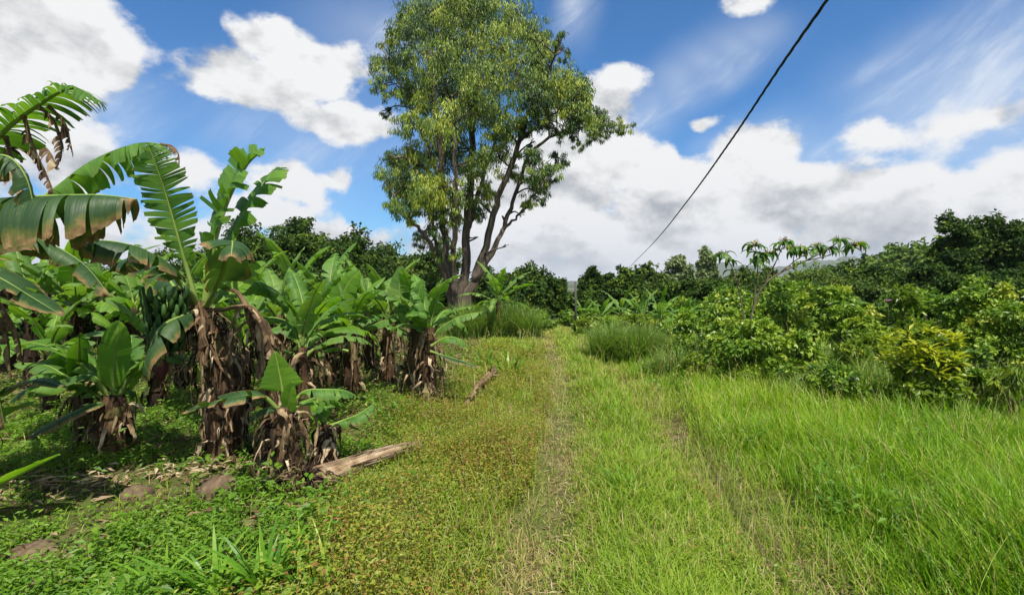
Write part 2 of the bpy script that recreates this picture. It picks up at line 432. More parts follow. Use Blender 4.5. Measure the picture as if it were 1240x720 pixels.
def leaf_arrays(pts, width, tear=.35, fold=35, droop=50, petiole=.14, seed=0, n=44, K=5, hang=0.3, roll=None, tatter=0.0, slant=.32, stub=False, shape=None):
    """a banana leaf: midrib along pts, blade on both sides torn into strips that hang on their own"""
    g = np.random.default_rng(seed)
    if tear > .16: tatter = max(tatter, .15)
    C = spline(pts, n + 1)
    C[2:-1] += g.normal(size=3) * .004
    T = nrm(np.gradient(C, axis=0))
    if roll is None: up = UP
    else: up = nrm(np.asarray(roll, float))
    S = np.cross(T, up)
    bad = np.linalg.norm(S, axis=1) < .25
    if bad.any():
        good = np.where(~bad)[0]
        ref = S[good[0]] if len(good) else np.array([1., 0, 0])
        for i in np.where(bad)[0]:
            near_i = good[np.argmin(abs(good - i))] if len(good) else i
            S[i] = S[near_i] if len(good) else ref
    for i in range(1, n + 1):
        if np.dot(S[i], S[i - 1]) < 0: S[i] = -S[i]
    for _ in range(3): S[1:-1] = (S[:-2] + S[1:-1] * 2 + S[2:]) / 4
    S = nrm(S - T * np.sum(S * T, 1)[:, None]); N = np.cross(S, T)
    if np.mean(N[:, 2]) < 0 and roll is None: N = -N
    t = np.linspace(0, 1, n + 1); tt = np.clip((t - petiole) / (1 - petiole), 0, 1)
    prof = np.clip(np.sin(math.pi * np.clip(tt, 0, 1) ** .8), 0, 1) ** .55
    if tear < .16: prof = (tt + 1e-6) ** .42 * (1 - tt) ** .72 / .515
    if shape == 'spear': prof = np.clip(tt * 7, 0, 1) ** .7 * (1 - tt) ** .7
    if stub: prof = np.clip(tt * 8, 0, 1) ** .6 * np.clip((1 - tt) * 30, .5, 1)
    hw = width * .5 * prof
    i0 = int(np.ceil(petiole * n))
    mb = MB()
    for side in (-1, 1):
        # strips between tears
        cuts = [i0]
        while cuts[-1] < n:
            if g.random() < tear: step = g.integers(1, 4)
            else: step = g.integers(2, 12)
            cuts.append(min(n, cuts[-1] + int(step)))
        for a, b in zip(cuts[:-1], cuts[1:]):
            torn = tear > .02
            m = b - a
            dj = g.normal() * (20 if torn else 3); sj = g.normal() * (.16 if torn else .03)
            gap = (g.uniform(.25, .9) if g.random() < tear else g.uniform(0, .15)) if torn else 0
            tat = 1 - tatter * g.random()
            V = []; UV = []
            cen = (a + b) / 2
            for i in range(a, b + 1):
                p = C[i].copy(); row = [p]; uvr = [(t[i], 0)]
                w = hw[i] * tat * (1 + .03 * g.normal())
                th0, th1 = R(fold), R(-droop + dj)
                for k in range(1, K + 1):
                    f = (k - .5) / K
                    th = th0 + (th1 - th0) * f ** .8
                    d = S[i] * side * math.cos(th) + N[i] * math.sin(th) + T[i] * (slant + sj * f)
                    d = d / np.linalg.norm(d)
                    d = d * (1 - hang * f) - UP * hang * f * (1 if torn else .6)
                    d = d / (np.linalg.norm(d) + 1e-9)
                    p = p + d * w / K
                    # strip narrows outwards where torn
                    q = p + (C[int(round(cen))] - C[i]) * gap * (k / K) ** 1.5 * .8
                    row.append(q); uvr.append((t[i], side * k / K))
                V += row; UV += uvr
            F = []
            K1 = K + 1
            for i in range(m):
                for k in range(K):
                    aa = i * K1 + k; qd = (aa, aa + 1, aa + K1 + 1, aa + K1)
                    F.append(qd if side > 0 else qd[::-1])
            mb.add(V, F, g.uniform(.2, .8), UV, 0)
    r = np.interp(t, [0, petiole, 1], [.024, .016, .003]) * (0.6 + width)
    mb.tube(C - N * (r * .5)[:, None], r, 6, .5, 1, 0)
    return mb

def leaf(parent, pts, width, mat='ban', name='leaf', label=None, **kw):
    mb = leaf_arrays(pts, width, **kw)
    o = mb.build(name, [M[mat], M['midrib'] if mat != 'dry' else M['dry']], parent)
    if label: o['label'] = label
    return o

def arch(base, az, elev, L, sag, n=9, g=None):
    """a midrib that rises and bends over"""
    p = np.array(base, float); out = [p.copy()]; e = elev
    for i in range(n):
        d = np.array([math.cos(az) * math.cos(e), math.sin(az) * math.cos(e), math.sin(e)])
        p = p + d * L / n; out.append(p.copy())
        e -= sag / n * (0.5 + 1.1 * i / n)
    return out

def stem(parent, pts, r0, r1, seed=0, ribbons=40, rl=.5, mat='sheath', skirt=1.0):
    g = np.random.default_rng(seed)
    C = spline(pts, 16); mb = MB()
    rad = np.linspace(r0, r1, 16) * (1 + .07 * g.normal(size=16)); rad[0] *= 1.15
    mb.tube(C, rad, 12, .5, 0, .06, seed=seed)
    # overlapping sheaths, a little proud of the stem
    for k in range(7):
        i = int(g.integers(1, 12)); th = g.random() * 6.28; ln = int(g.integers(3, 5))
        V = []; UV = []
        for q in range(ln):
            ii = min(i + q, 15)
            for w in np.linspace(-.9, .9, 6):
                a = th + w * (1 - q / (ln + .5)); rr = rad[ii] * 1.06 + .012 + .02 * (q / ln) ** 2 * g.random()
                V.append(C[ii] + rr * np.array([math.cos(a), math.sin(a), 0])); UV.append((a / 6.28, ii / 15))
        F = [(q * 6 + w, q * 6 + w + 1, (q + 1) * 6 + w + 1, (q + 1) * 6 + w) for q in range(ln - 1) for w in range(5)]
        mb.add(V, F, g.random(), UV)
    o = mb.build('stem', M[mat], parent)
    # hanging dry leaf strips
    mb = MB()
    for k in range(ribbons):
        u = g.beta(.95, 1.1); i = min(int(u * 15), 15); th = g.random() * 6.28
        L = rl * g.uniform(.2, 1.1) * (.65 + .35 * u); w = g.uniform(.006, .034)
        rdv = np.array([math.cos(th), math.sin(th), 0]); tg = np.array([-math.sin(th), math.cos(th), 0])
        p = C[i] + rdv * rad[i]; V = []; UV = []
        out = (g.uniform(.05, .7) if g.random() < .8 else 1.2) * skirt; ns = 8; curl = g.normal() * .9; tw = g.normal() * 1.6
        for q in range(ns + 1):
            f = q / ns
            ww = w * (1 - f * .75) * (1 + .35 * g.normal() * f)
            ax = tg * math.cos(tw * f) + rdv * math.sin(tw * f)
            V += [p - ax * ww, p + rdv * ww * .5, p + ax * ww]; UV += [(0 + k * .37, f), (.1 + k * .37, f), (.2 + k * .37, f)]
            d = rdv * out * (1 - f * 1.6) + tg * curl * .35 * math.sin(f * 4) + np.array([0, 0, .4 - 1.9 * f ** .5])
            d = d + g.normal(size=3) * .22
            p = p + nrm(d) * L / ns
            p[2] = max(p[2], gz(p[0], p[1]) + .02)
        F = []
        for q in range(ns):
            a = q * 3; F += [(a, a + 1, a + 4, a + 3), (a + 1, a + 2, a + 5, a + 4)]
        mb.add(V, F, g.random(), UV)
    if ribbons: mb.build('dry_sheath', M['dry'], parent)
    return C, rad

def dry_leaf(parent, base, az, L, width, seed, mat='dry'):
    L *= .85; width *= .5
    """dead leaf hanging against the stem"""
    g = np.random.default_rng(seed)
    pts = [np.array(base, float)]; p = pts[0].copy()
    for i in range(8):
        f = i / 8
        d = np.array([math.cos(az) * (1 - f) * .5, math.sin(az) * (1 - f) * .5, .3 - 1.8 * f ** .6]) + g.normal(size=3) * .12
        p = p + nrm(d) * L / 8; p[2] = max(p[2], gz(p[0], p[1]) + .03); pts.append(p.copy())
    return leaf(parent, pts, width, mat, 'dry_leaf', tear=.8, fold=-20, droop=85, hang=.75, seed=seed, n=24, K=4, tatter=.6, petiole=.2)

def banana(base, h, r, nleaf, L, W, label, seed, group=None, elev=(45, 82), sag=(50, 110), lean=(0, 0), dry=3, mats=('ban', 'ban_young'),
           ribbons=64, tear=.35, azs=None, n=32, name='banana_plant'):
    g = np.random.default_rng(seed); nleaf += 3; W *= .92; tear = max(tear, .45); far = group == 'back rows of banana plants'
    base = np.array(base, float); e = empty(name, base, label, 'banana plant', group)
    top = base + np.array([lean[0], lean[1], h])
    pts = [base - UP * .1, base + UP * h * .4 + np.array([lean[0], lean[1], 0]) * .3, top]
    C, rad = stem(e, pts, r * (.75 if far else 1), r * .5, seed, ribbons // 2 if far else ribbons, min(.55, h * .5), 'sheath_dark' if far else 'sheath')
    for k in range(nleaf):
        az = (azs[k] if azs is not None and k < len(azs) else k * 2.4 + g.uniform(-.4, .4))
        f = k / max(nleaf - 1, 1)
        el = R(elev[0] + (elev[1] - elev[0]) * f + g.uniform(-8, 8))
        sg = R(sag[1] + (sag[0] - sag[1]) * f) * g.uniform(.8, 1.2)
        ll = L * g.uniform(.75, 1.1); m = mats[0] if g.random() < .65 else mats[1]
        b = top - UP * h * .12 * (1 - f) + g.normal(size=3) * .01
        leaf(e, arch(b, az, el, ll, sg), W * g.uniform(.8, 1.1), m, tear=tear * g.uniform(.5, 1.6), fold=g.uniform(15, 40), droop=g.uniform(15, 65),
             hang=g.uniform(.1, .45), seed=seed * 50 + k, n=n, K=4)
    for k in range(dry):
        az = g.random() * 6.28
        dry_leaf(e, top - UP * h * g.uniform(.03, .25), az, L * g.uniform(.5, .85), W * .6, seed * 70 + k)
    return e

def fruit_bunch(parent, pts, bunch_c, r, h, bud_c, seed=0):
    g = np.random.default_rng(seed)
    mb = MB(); mb.tube(spline(pts, 18), np.linspace(.03, .014, 18), 7, .5)
    stalk = mb.build('fruit_bunch', M['midrib'], parent)
    for k in range(7):
        z = bunch_c[2] + h * (.5 - k / 6); rr = r * (1 - .28 * k / 6)
        mb = MB()
        nf = 11 - k // 3
        for q in range(nf):
            a = q / nf * 6.28 + k * .4 + g.normal() * .08
            d = np.array([math.cos(a), math.sin(a), 0])
            p0 = np.array([bunch_c[0], bunch_c[1], z]) + d * rr * .25
            P_ = [p0, p0 + d * rr * .45 + UP * .0, p0 + d * rr * .7 + UP * .035, p0 + d * rr * .74 + UP * .085, p0 + d * rr * .68 + UP * .12]
            mb.tube(spline(P_, 7), np.array([.008, .017, .02, .021, .02, .015, .005]) * (r / .16), 6, g.random())
        mb.build('banana_hand', M['fruit'], stalk)
    mb = MB(); b = np.array(bud_c, float)
    mb.tube([b + UP * .09, b + UP * .07, b + UP * .03, b - UP * .03, b - UP * .08, b - UP * .11], [.012, .035, .052, .05, .028, .004], 10, .5, rough=.03)
    mb.build('flower_bud', M['bud'], stalk)

def PP(l, Y=None): return [P(*q) if len(q) == 3 else P(q[0], q[1], Y) for q in l]

# --- main tall plant with the fruit bunch
b0 = G(272, 553)
mainp = empty('banana_plant', b0, 'tallest banana plant, ragged brown stem with green fruit bunch, leaves raised against the sky', 'banana plant')
YB = b0[1]
topB = P(240, 366, YB)
stem(mainp, [b0 - UP * .1, P(274, 470, YB), P(256, 410, YB), topB], .165, .07, 5, 330, .46, skirt=1.1)
leaf(mainp, PP([(238, 372, YB), (220, 305, YB - .05), (203, 245, YB - .12), (190, 205, YB - .2), (179, 176, YB - .25)]), .46, 'ban', tear=.7, fold=30, droop=30, hang=.15, seed=1, roll=(.25, -1, .25), n=90, petiole=.2)
leaf(mainp, PP([(246, 366, YB), (254, 312, YB), (272, 250, YB + .05), (298, 200, YB + .1), (320, 181, YB + .15)]), .8, 'ban', tear=.45, fold=42, droop=10, hang=.08, seed=2, roll=(-.75, -.6, .3), n=84, petiole=.22)
leaf(mainp, PP([(250, 368, YB + .1), (272, 300, YB + .2), (298, 250, YB + .3), (322, 218, YB + .4), (333, 204, YB + .5)]), .6, 'ban', tear=.5, fold=20, droop=35, hang=.15, seed=3, roll=(-.6, -.7, .5), n=80, petiole=.25)
leaf(mainp, PP([(234, 368, YB), (205, 325, YB - .3), (165, 300, YB - .55), (120, 292, YB - .7), (95, 300, YB - .8)]), .6, 'ban_dark', tear=.4, fold=10, droop=75, hang=.55, seed=4, n=50, petiole=.15)
leaf(mainp, PP([(236, 372, YB), (215, 350, YB + .4), (190, 320, YB + .8), (160, 312, YB + 1.1), (130, 330, YB + 1.3)]), .55, 'ban_dark', tear=.5, fold=10, droop=70, hang=.5, seed=5)
leaf(mainp, PP([(246, 372, YB), (265, 335, YB - .3), (275, 300, YB - .55), (280, 290, YB - .8), (278, 310, YB - 1.1)]), .5, 'ban_dark', tear=.4, fold=15, droop=60, hang=.45, seed=6)
leaf(mainp, PP([(246, 374, YB), (270, 352, YB + .3), (300, 340, YB + .6), (335, 352, YB + .8), (352, 378, YB + .9)]), .45, 'ban', tear=.4, fold=15, droop=60, hang=.4, seed=7)
leaf(mainp, PP([(250, 378, YB), (270, 362, YB + .2), (292, 345, YB + .3), (310, 328, YB + .35), (324, 316, YB + .4)]), .3, 'ban_young', tear=.1, fold=30, droop=0, hang=0, seed=8, roll=(-.3, -.9, .4))
leaf(mainp, PP([(238, 374, YB), (222, 380, YB - .3), (195, 395, YB - .5), (178, 430, YB - .55), (172, 462, YB - .55)]), .4, 'ban_dark', tear=.5, fold=5, droop=70, hang=.5, seed=9)
for k, (px, py, dy, a) in enumerate([(244, 378, -.05, 5.6), (240, 380, 0, 4.2), (250, 385, 0, .3), (236, 385, .1, 3.0), (246, 395, -.05, 5.0), (240, 400, 0, 3.6)]):
    dry_leaf(mainp, P(px, py, YB + dy), a, [.75, 1.0, .6, .7, .9, .8][k], .36, 400 + k)
leaf(mainp, PP([(248, 374, YB), (270, 373, YB - .1), (305, 370, YB - .15), (325, 400, YB - .2), (332, 440, YB - .2)]), .34, 'dry', 'dry_leaf', tear=.8, fold=-10, droop=80, hang=.8, seed=10, tatter=.6, petiole=.45)
fruit_bunch(mainp, PP([(240, 372, YB), (228, 352, YB - .15), (212, 350, YB - .25), (203, 372, YB - .3), (200, 410, YB - .3), (196, 440, YB - .3)]),
            P(201, 394, YB - .3), .16, .40, P(195, 446, YB - .3), 3)

# --- plant at the left edge, stem outside the frame
bl = np.array([-4.15, 3.75, gz(-4.15, 3.75)])
leftp = empty('banana_plant', bl, 'banana plant at the left picture edge, long drooping leaves reaching in high', 'banana plant')
topL = bl + np.array([.05, -.05, 1.75])
stem(leftp, [bl - UP * .1, bl + UP * .9, topL], .2, .11, 21, 60, .6)
def lp(l): return [topL] + PP(l)
leaf(leftp, lp([(-40, 215, 3.6), (0, 163, 3.6), (45, 128, 3.6), (88, 107, 3.6), (124, 124, 3.6)]), .6, 'ban', tear=.92, fold=15, droop=45, hang=.4, seed=31, n=96, K=6, slant=.5, petiole=.2)
leaf(leftp, lp([(-50, 255, 3.5), (5, 241, 3.4), (60, 237, 3.4), (120, 236, 3.45), (166, 241, 3.5)]), .95, 'ban_dark', tear=.32, fold=5, droop=85, hang=.75, seed=32, n=64, K=6, slant=.1, petiole=.12)
leaf(leftp, lp([(-50, 240, 4.4), (15, 262, 4.9), (60, 232, 5.2), (110, 197, 5.3), (160, 176, 5.3), (190, 174, 5.3), (208, 184, 5.3)]), .66, 'ban', tear=.8, fold=0, droop=80, hang=.7, seed=33, n=76, K=6, petiole=.25)
leaf(leftp, lp([(-40, 320, 3.1), (0, 338, 3.0), (40, 362, 3.0), (76, 384, 3.0)]), .42, 'ban_dark', tear=.1, fold=30, droop=10, hang=.2, seed=34, petiole=.1)
leaf(leftp, lp([(-50, 230, 3.4), (-20, 195, 3.3), (10, 190, 3.3), (32, 215, 3.3), (44, 262, 3.3)]), .5, 'ban_dark', tear=.8, fold=0, droop=80, hang=.7, seed=35, tatter=.5)
leaf(leftp, lp([(-40, 240, 3.9), (0, 195, 4.0), (30, 170, 4.0), (56, 178, 4.0), (72, 205, 4.0)]), .42, 'dry', 'dry_leaf', tear=.9, fold=-10, droop=85, hang=.8, seed=36, tatter=.7, petiole=.3)
leaf(leftp, lp([(-50, 300, 4.2), (0, 285, 4.8), (50, 290, 5.1), (100, 318, 5.2), (135, 360, 5.2)]), .55, 'ban_dark', tear=.5, fold=10, droop=70, hang=.5, seed=37)
leaf(leftp, lp([(-60, 340, 3.4), (-30, 400, 3.2), (-10, 450, 3.2), (5, 520, 3.2)]), .4, 'ban_dark', tear=.4, fold=10, droop=60, hang=.5, seed=38)
for k, (pts, w) in enumerate([([(50, 130), (66, 150), (74, 178), (68, 204)], .2), ([(60, 128), (78, 150), (84, 172), (88, 190)], .14), ([(30, 140), (40, 175), (58, 215), (66, 235)], .2), ([(8, 165), (16, 200), (30, 238), (38, 262)], .26), ([(195, 174), (208, 176), (216, 186), (217, 200)], .2)]):
    leaf(leftp, PP(pts, 5.3 if k == 4 else 3.6), w, 'dry', 'dry_leaf', tear=.9, fold=-10, droop=80, hang=.8, seed=330 + k, tatter=.8, petiole=.05, n=26)
for k in range(4): dry_leaf(leftp, topL - UP * (.05 + .1 * k), -1 + k * .5, 1.0, .4, 440 + k)

# sucker in front of it
bs = np.array([-3.7, 3.0, gz(-3.7, 3.0)])
sk = empty('banana_sucker', bs, 'small banana sucker at the left edge holding smooth untorn leaves low over the weeds', 'banana plant')
tps = bs + UP * .45
stem(sk, [bs - UP * .1, tps], .07, .04, 41, 0, .2)
leaf(sk, [tps] + PP([(-40, 600, 3.3), (5, 583, 3.3), (40, 566, 3.3), (73, 550, 3.3)]), .28, 'ban_young', tear=0, fold=35, droop=0, hang=.05, seed=42, petiole=.2)
leaf(sk, [tps] + PP([(-50, 540, 3.5), (-10, 515, 3.6), (15, 495, 3.6), (38, 490, 3.6)]), .28, 'ban', tear=0, fold=35, droop=0, hang=.1, seed=43, petiole=.2)
leaf(sk, [tps] + PP([(-60, 520, 3.7), (0, 478, 3.8), (45, 460, 3.8), (82, 470, 3.8)]), .26, 'ban_dark', tear=.1, fold=25, droop=20, hang=.2, seed=44, petiole=.2)

# --- young plant with the bright upright leaf
bd = G(133, 552)
yp = empty('banana_plant', bd, 'squat banana plant on the left with one bright upright leaf among drooping ones', 'banana plant')
YD = bd[1]; tD = P(138, 478, YD)
stem(yp, [bd - UP * .1, P(136, 510, YD), tD], .15, .09, 51, 60, .36)
for k, (pts, w, m, kw) in enumerate([
    ([(137, 480), (138, 450), (142, 415), (144, 388)], .33, 'ban_young', dict(tear=0, fold=15, droop=5, hang=0, roll=(.1, -1, .1), petiole=.1)),
    ([(134, 480), (112, 455), (70, 462), (35, 470), (12, 488)], .36, 'ban', dict(tear=.15, fold=20, droop=40, hang=.2)),
    ([(132, 478), (100, 440), (68, 422), (35, 414), (10, 420)], .36, 'ban_young', dict(tear=.2, fold=20, droop=30, hang=.2)),
    ([(142, 478), (160, 448), (185, 432), (208, 428), (232, 438)], .38, 'ban', dict(tear=.3, fold=20, droop=45, hang=.3)),
    ([(142, 480), (158, 462), (178, 440), (192, 428)], .3, 'ban_young', dict(tear=.1, fold=25, droop=20, hang=.1)),
    ([(134, 484), (100, 470), (60, 444), (18, 440)], .32, 'ban_far', dict(tear=.3, fold=20, droop=40, hang=.3)),
    ([(136, 482), (120, 450), (95, 425), (75, 420), (58, 435)], .34, 'ban', dict(tear=.2, fold=20, droop=40, hang=.3)),
    ([(140, 482), (150, 452), (158, 425), (160, 405)], .3, 'ban', dict(tear=.2, fold=30, droop=20, hang=.1)),
    ([(136, 486), (110, 490), (70, 508), (30, 530)], .3, 'ban_dark', dict(tear=.2, fold=20, droop=40, hang=.3))]):
    off = [0, -.4, .3, -.2, .3, .1, .6, .5, -.6][k]
    leaf(yp, [P(q[0], q[1], YD + off * i / len(pts)) for i, q in enumerate(pts)], w, m, seed=60 + k, **kw)
for k in range(5): dry_leaf(yp, tD - UP * .06, k * 1.3, .5, .22, 460 + k)
b = G(108, 545)
banana(b, .55, .12, 5, .7, .3, 'short banana plant with a dark shaggy stem just left of the bright upright leaf', 71, dry=4, ribbons=50, lean=(-.05, .0))

# --- cluster around the dead stem: living young shoot, dead plant, small stump shoot
bc = G(347, 588); YC = bc[1]; tC = P(345, 492, YC)
sh = empty('banana_plant', bc, 'young banana plant beside the log with a bright pointed leaf above a dark one', 'banana plant')
stem(sh, [bc - UP * .1, P(346, 540, YC), tC], .12, .06, 81, 120, .42)
for k, (pts, w, m, kw) in enumerate([
    ([(344, 495), (341, 472), (337, 450), (332, 425)], .36, 'ban_young', dict(tear=0, fold=22, droop=5, hang=0, roll=(.15, -1, .1), petiole=.3, shape='spear', slant=.1)),
    ([(347, 500), (349, 490), (351, 478), (354, 462)], .17, 'ban_young', dict(tear=0, fold=15, droop=5, hang=0, roll=(-.1, -1, .3), petiole=.1)),
    ([(341, 495), (322, 478), (298, 478), (262, 486), (220, 501)], .27, 'ban_dark', dict(tear=.03, fold=35, droop=5, hang=.1, petiole=.22)),
    ([(349, 492), (368, 474), (392, 472), (415, 473), (432, 480)], .27, 'ban', dict(tear=.35, fold=20, droop=50, hang=.4)),
    ([(349, 498), (372, 484), (396, 480), (420, 494)], .24, 'ban', dict(tear=.35, fold=20, droop=50, hang=.3)),
    ([(343, 500), (328, 495), (312, 500), (300, 515)], .2, 'ban_dark', dict(tear=.2, fold=20, droop=50, hang=.4))]):
    off = [-.05, -.12, -.35, .1, .5, -.1][k]
    leaf(sh, [P(q[0], q[1], YC + off * i / (len(pts) - 1)) for i, q in enumerate(pts)], w, m, seed=90 + k, **kw)
for k in range(4): dry_leaf(sh, tC - UP * .08, k * 1.7, .5, .2, 480 + k)

bq = G(322, 562); YQ = bq[1]
dp = empty('dead_banana_plant', bq, 'dead leaning banana plant wrapped in curled brown leaves, just right of the tallest one', 'banana plant')
Cq = PP([(322, 565), (330, 500), (322, 440), (305, 390), (290, 350)], YQ)
stem(dp, Cq[:4], .07, .035, 101, 80, .4, skirt=1.2)
mb = MB(); mb.tube(spline(PP([(305, 392), (297, 368), (285, 352), (276, 352)], YQ), 10), np.linspace(.035, .008, 10), 6); mb.build('dead_petiole', M['dry'], dp)
for k, (px, py, a) in enumerate([(305, 388, 0), (303, 384, 5.5), (308, 392, 3.6), (312, 402, .8), (318, 430, 5.2), (300, 375, 4.6), (325, 470, .2)]):
    dry_leaf(dp, P(px, py, YQ), a, [.7, .8, .6, .55, .6, .7, .5][k], .3, 500 + k)
bq2 = G(368, 528)
banana(bq2, .9, .08, 3, .8, .3, 'thin banana plant standing between the young one by the log and the glowing leaf', 111, dry=3, ribbons=40, azs=[.3, 1.6, 2.8], mats=('ban', 'ban_far'))

br_ = G(393, 572); YR = br_[1]; tR = P(397, 513, YR)
st = empty('banana_plant', br_, 'cut banana stump at the root end of the log sprouting a serrated leaf', 'banana plant')
stem(st, [br_ - UP * .08, P(394, 540, YR), tR], .12, .035, 121, 110, .3)
for k, (pts, w, m, kw) in enumerate([
    ([(399, 514), (415, 508), (435, 500), (454, 487)], .25, 'ban', dict(tear=.5, fold=10, droop=50, hang=.4)),
    ([(399, 517), (412, 513), (425, 515), (436, 521)], .12, 'ban_dark', dict(tear=0, fold=20, droop=30, hang=.2)),
    ([(396, 512), (388, 500), (384, 488), (386, 476)], .2, 'ban_young', dict(tear=.1, fold=25, droop=10, hang=0, roll=(0, -1, .3))),
    ([(396, 514), (392, 498), (400, 484), (415, 476)], .2, 'ban', dict(tear=.2, fold=25, droop=20, hang=.2))]):
    leaf(st, [P(q[0], q[1], YR + .1 * i) for i, q in enumerate(pts)], w, m, seed=130 + k, **kw)

# --- fallen stem lying on the grass
pA, pB = G(388, 590), G(507, 545)
pA = pA + UP * .08; pB = pB + UP * .045
lg = empty('fallen_log', [pA[0], pA[1], gz(pA[0], pA[1])], 'pale dry fallen banana trunk lying on the grass, its root end against the stump', 'log')
mb = MB(); C = np.array(pA) + (np.array(pB) - np.array(pA)) * np.linspace(-.03, 1, 16)[:, None]
C[:, 2] += .02 * np.sin(np.linspace(0, 3, 16))
mb.tube(C, np.linspace(.095, .05, 16) * (1 + .04 * rng.normal(size=16)), 14, .5, 0, .035, seed=5)
mb.build('trunk', M['log'], lg)
g = np.random.default_rng(4); mb = MB()
for k in range(16):
    t0 = g.uniform(.0, .9); th = g.uniform(0, 6.28); d = nrm(np.array(pB) - np.array(pA)); s_ = nrm(np.cross(d, UP)); n_ = np.cross(s_, d)
    off = s_ * math.cos(th) + n_ * abs(math.sin(th)); rr = .1 - .045 * t0
    q0 = np.array(pA) + (np.array(pB) - np.array(pA)) * t0 + off * rr; L = g.uniform(.1, .35)
    mb.tube([q0, q0 + d * L * .5 + off * .008, q0 + d * L + off * g.uniform(.01, .035)], [.006, .008, .003], 4, g.random())
mb.build('peeling_strip', M['log'], lg)
mb = MB(); pr = np.array(pA) - nrm(np.array(pB) - np.array(pA)) * .08
for k in range(420):
    d = nrm(g.normal(size=3) * [1, 1, .8] + np.array([-.5, -.15, .0])); L = g.uniform(.08, .24) * (1 if g.random() < .8 else 1.5)
    q = pr + np.array([-.06, 0, -.02]) + d * np.array([.1, .1, .1]) * g.uniform(.2, 1); mid_ = q + d * L * .5 + g.normal(size=3) * .02
    pts = [q - d * .05, q, mid_, mid_ + d * L * .4 + np.array([0, 0, -.07]) + g.normal(size=3) * .03]
    for a_ in pts: a_[2] = max(a_[2], gz(a_[0], a_[1]) + .01)
    mb.tube(spline(pts, 7), np.linspace(.016, .003, 7), 4, g.random())
mb.build('root_mass', M['root'], lg)

pA, pB = G(562, 497) + UP * .05, G(598, 462) + UP * .16
l2 = empty('fallen_log', [pA[0], pA[1], gz(pA[0], pA[1])], 'short splintered brown stem lying half hidden in weeds left of the path', 'log')
mb = MB(); C = spline([pA, (pA + pB) / 2 + UP * .05, pB], 12)
mb.tube(C, np.linspace(.03, .068, 12) * (1 + .05 * rng.normal(size=12)), 9, .6, 0, .06, seed=6)
for k in range(14):
    q = C[int(g.integers(2, 11))]; d = nrm(g.normal(size=3) + np.array([.3, 1.2, .3])); mb.tube([q, q + d * .15, q + d * .28 - UP * .04], [.012, .008, .002], 4, g.random())
mb.build('trunk', M['dry'], l2)

# --- the middle group (behind the log)
for i, a in enumerate([
    ((372, 505), 1.0, .13, 7, 1.0, .36, 'banana plant behind the young spear-leaved one, torn leaves fanned to the right', 201),
    ((425, 478), .95, .12, 7, 1.1, .38, 'banana plant with broad glowing upright leaf, left of the two shaggy stems', 202),
    ((398, 462), 1.1, .13, 6, 1.1, .38, 'banana plant deep in the middle of the grove below the dark trees', 203),
    ((340, 478), 1.1, .13, 6, 1.1, .4, 'banana plant half hidden behind the dead brown one', 204)]):
    banana(G(*a[0]), a[1], a[2], a[3], a[4], a[5], a[6], a[7], elev=(30, 80), dry=4, mats=('ban', 'ban_young') if i != 3 else ('ban_far', 'ban_young'))
def extra(label_key, pts, Y, w, m, **kw):
    for o in bpy.data.objects:
        if o.get('label') == label_key: return leaf(o, PP(pts, Y), w, m, **kw)
L202 = 'banana plant with broad glowing upright leaf, left of the two shaggy stems'
Y2 = G(425, 478)[1]
extra(L202, [(424, 420), (412, 395), (414, 362), (424, 340), (436, 327)], Y2, .42, 'ban_young', tear=.12, fold=15, droop=10, hang=0, roll=(.2, -1, .3), seed=211)
extra(L202, [(424, 418), (445, 398), (465, 388), (484, 381), (500, 384)], Y2, .4, 'ban_far', tear=.4, fold=10, droop=40, hang=.4, seed=212)
extra(L202, [(422, 422), (405, 405), (385, 402), (370, 408), (352, 425)], Y2, .4, 'ban', tear=.3, fold=10, droop=40, hang=.3, seed=213)
extra(L202, [(422, 424), (400, 422), (375, 432), (350, 445)], Y2 - .4, .34, 'ban', tear=.3, fold=10, droop=40, hang=.3, seed=214)

# --- the pair of shaggy stems by the mulch bank, and their neighbours
bf = G(520, 487); YF = bf[1]
L301 = 'banana plant nearest the path with leaves arching out over the grass to the right'
banana(bf, .95, .12, 4, .85, .34, L301, 301, elev=(35, 80), dry=8, ribbons=90, azs=[2.6, 1.2, 4.4, 2.0], mats=('ban', 'ban_far'))
extra(L301, [(520, 414), (532, 398), (550, 386), (568, 380), (586, 377)], YF, .3, 'ban_far', tear=.5, fold=5, droop=50, hang=.5, seed=311)
extra(L301, [(520, 416), (530, 392), (545, 378), (560, 372), (572, 372)], YF + .3, .3, 'ban_far', tear=.5, fold=15, droop=30, hang=.3, seed=312)
extra(L301, [(521, 418), (540, 408), (556, 410), (568, 420)], YF - .2, .26, 'ban', tear=.4, fold=10, droop=50, hang=.5, seed=313)
extra(L301, [(521, 424), (538, 430), (558, 436), (582, 444)], YF - .3, .22, 'ban_dark', tear=.4, fold=10, droop=50, hang=.4, seed=314)
extra(L301, [(518, 414), (508, 390), (506, 360), (512, 338)], YF + .1, .24, 'ban', tear=.3, fold=25, droop=20, hang=.1, roll=(0, -1, .3), seed=315)
b5 = G(503, 478); Y5 = b5[1]
L302 = 'banana plant with thick shaggy brown stem, left one of the close pair near the path'
banana(b5, 1.0, .13, 5, .9, .34, L302, 302, elev=(35, 82), dry=6, ribbons=80, mats=('ban', 'ban_far'))
extra(L302, [(500, 400), (488, 375), (484, 350), (487, 322)], Y5, .34, 'ban_far', tear=.3, fold=20, droop=15, hang=0, roll=(.1, -1, .2), seed=321)
extra(L302, [(502, 402), (515, 372), (524, 352), (536, 336)], Y5 + .3, .3, 'ban_far', tear=.5, fold=20, droop=40, hang=.2, seed=322)
L303 = 'banana plant with pale upright torn leaf standing behind the close pair'
b6 = G(470, 462)
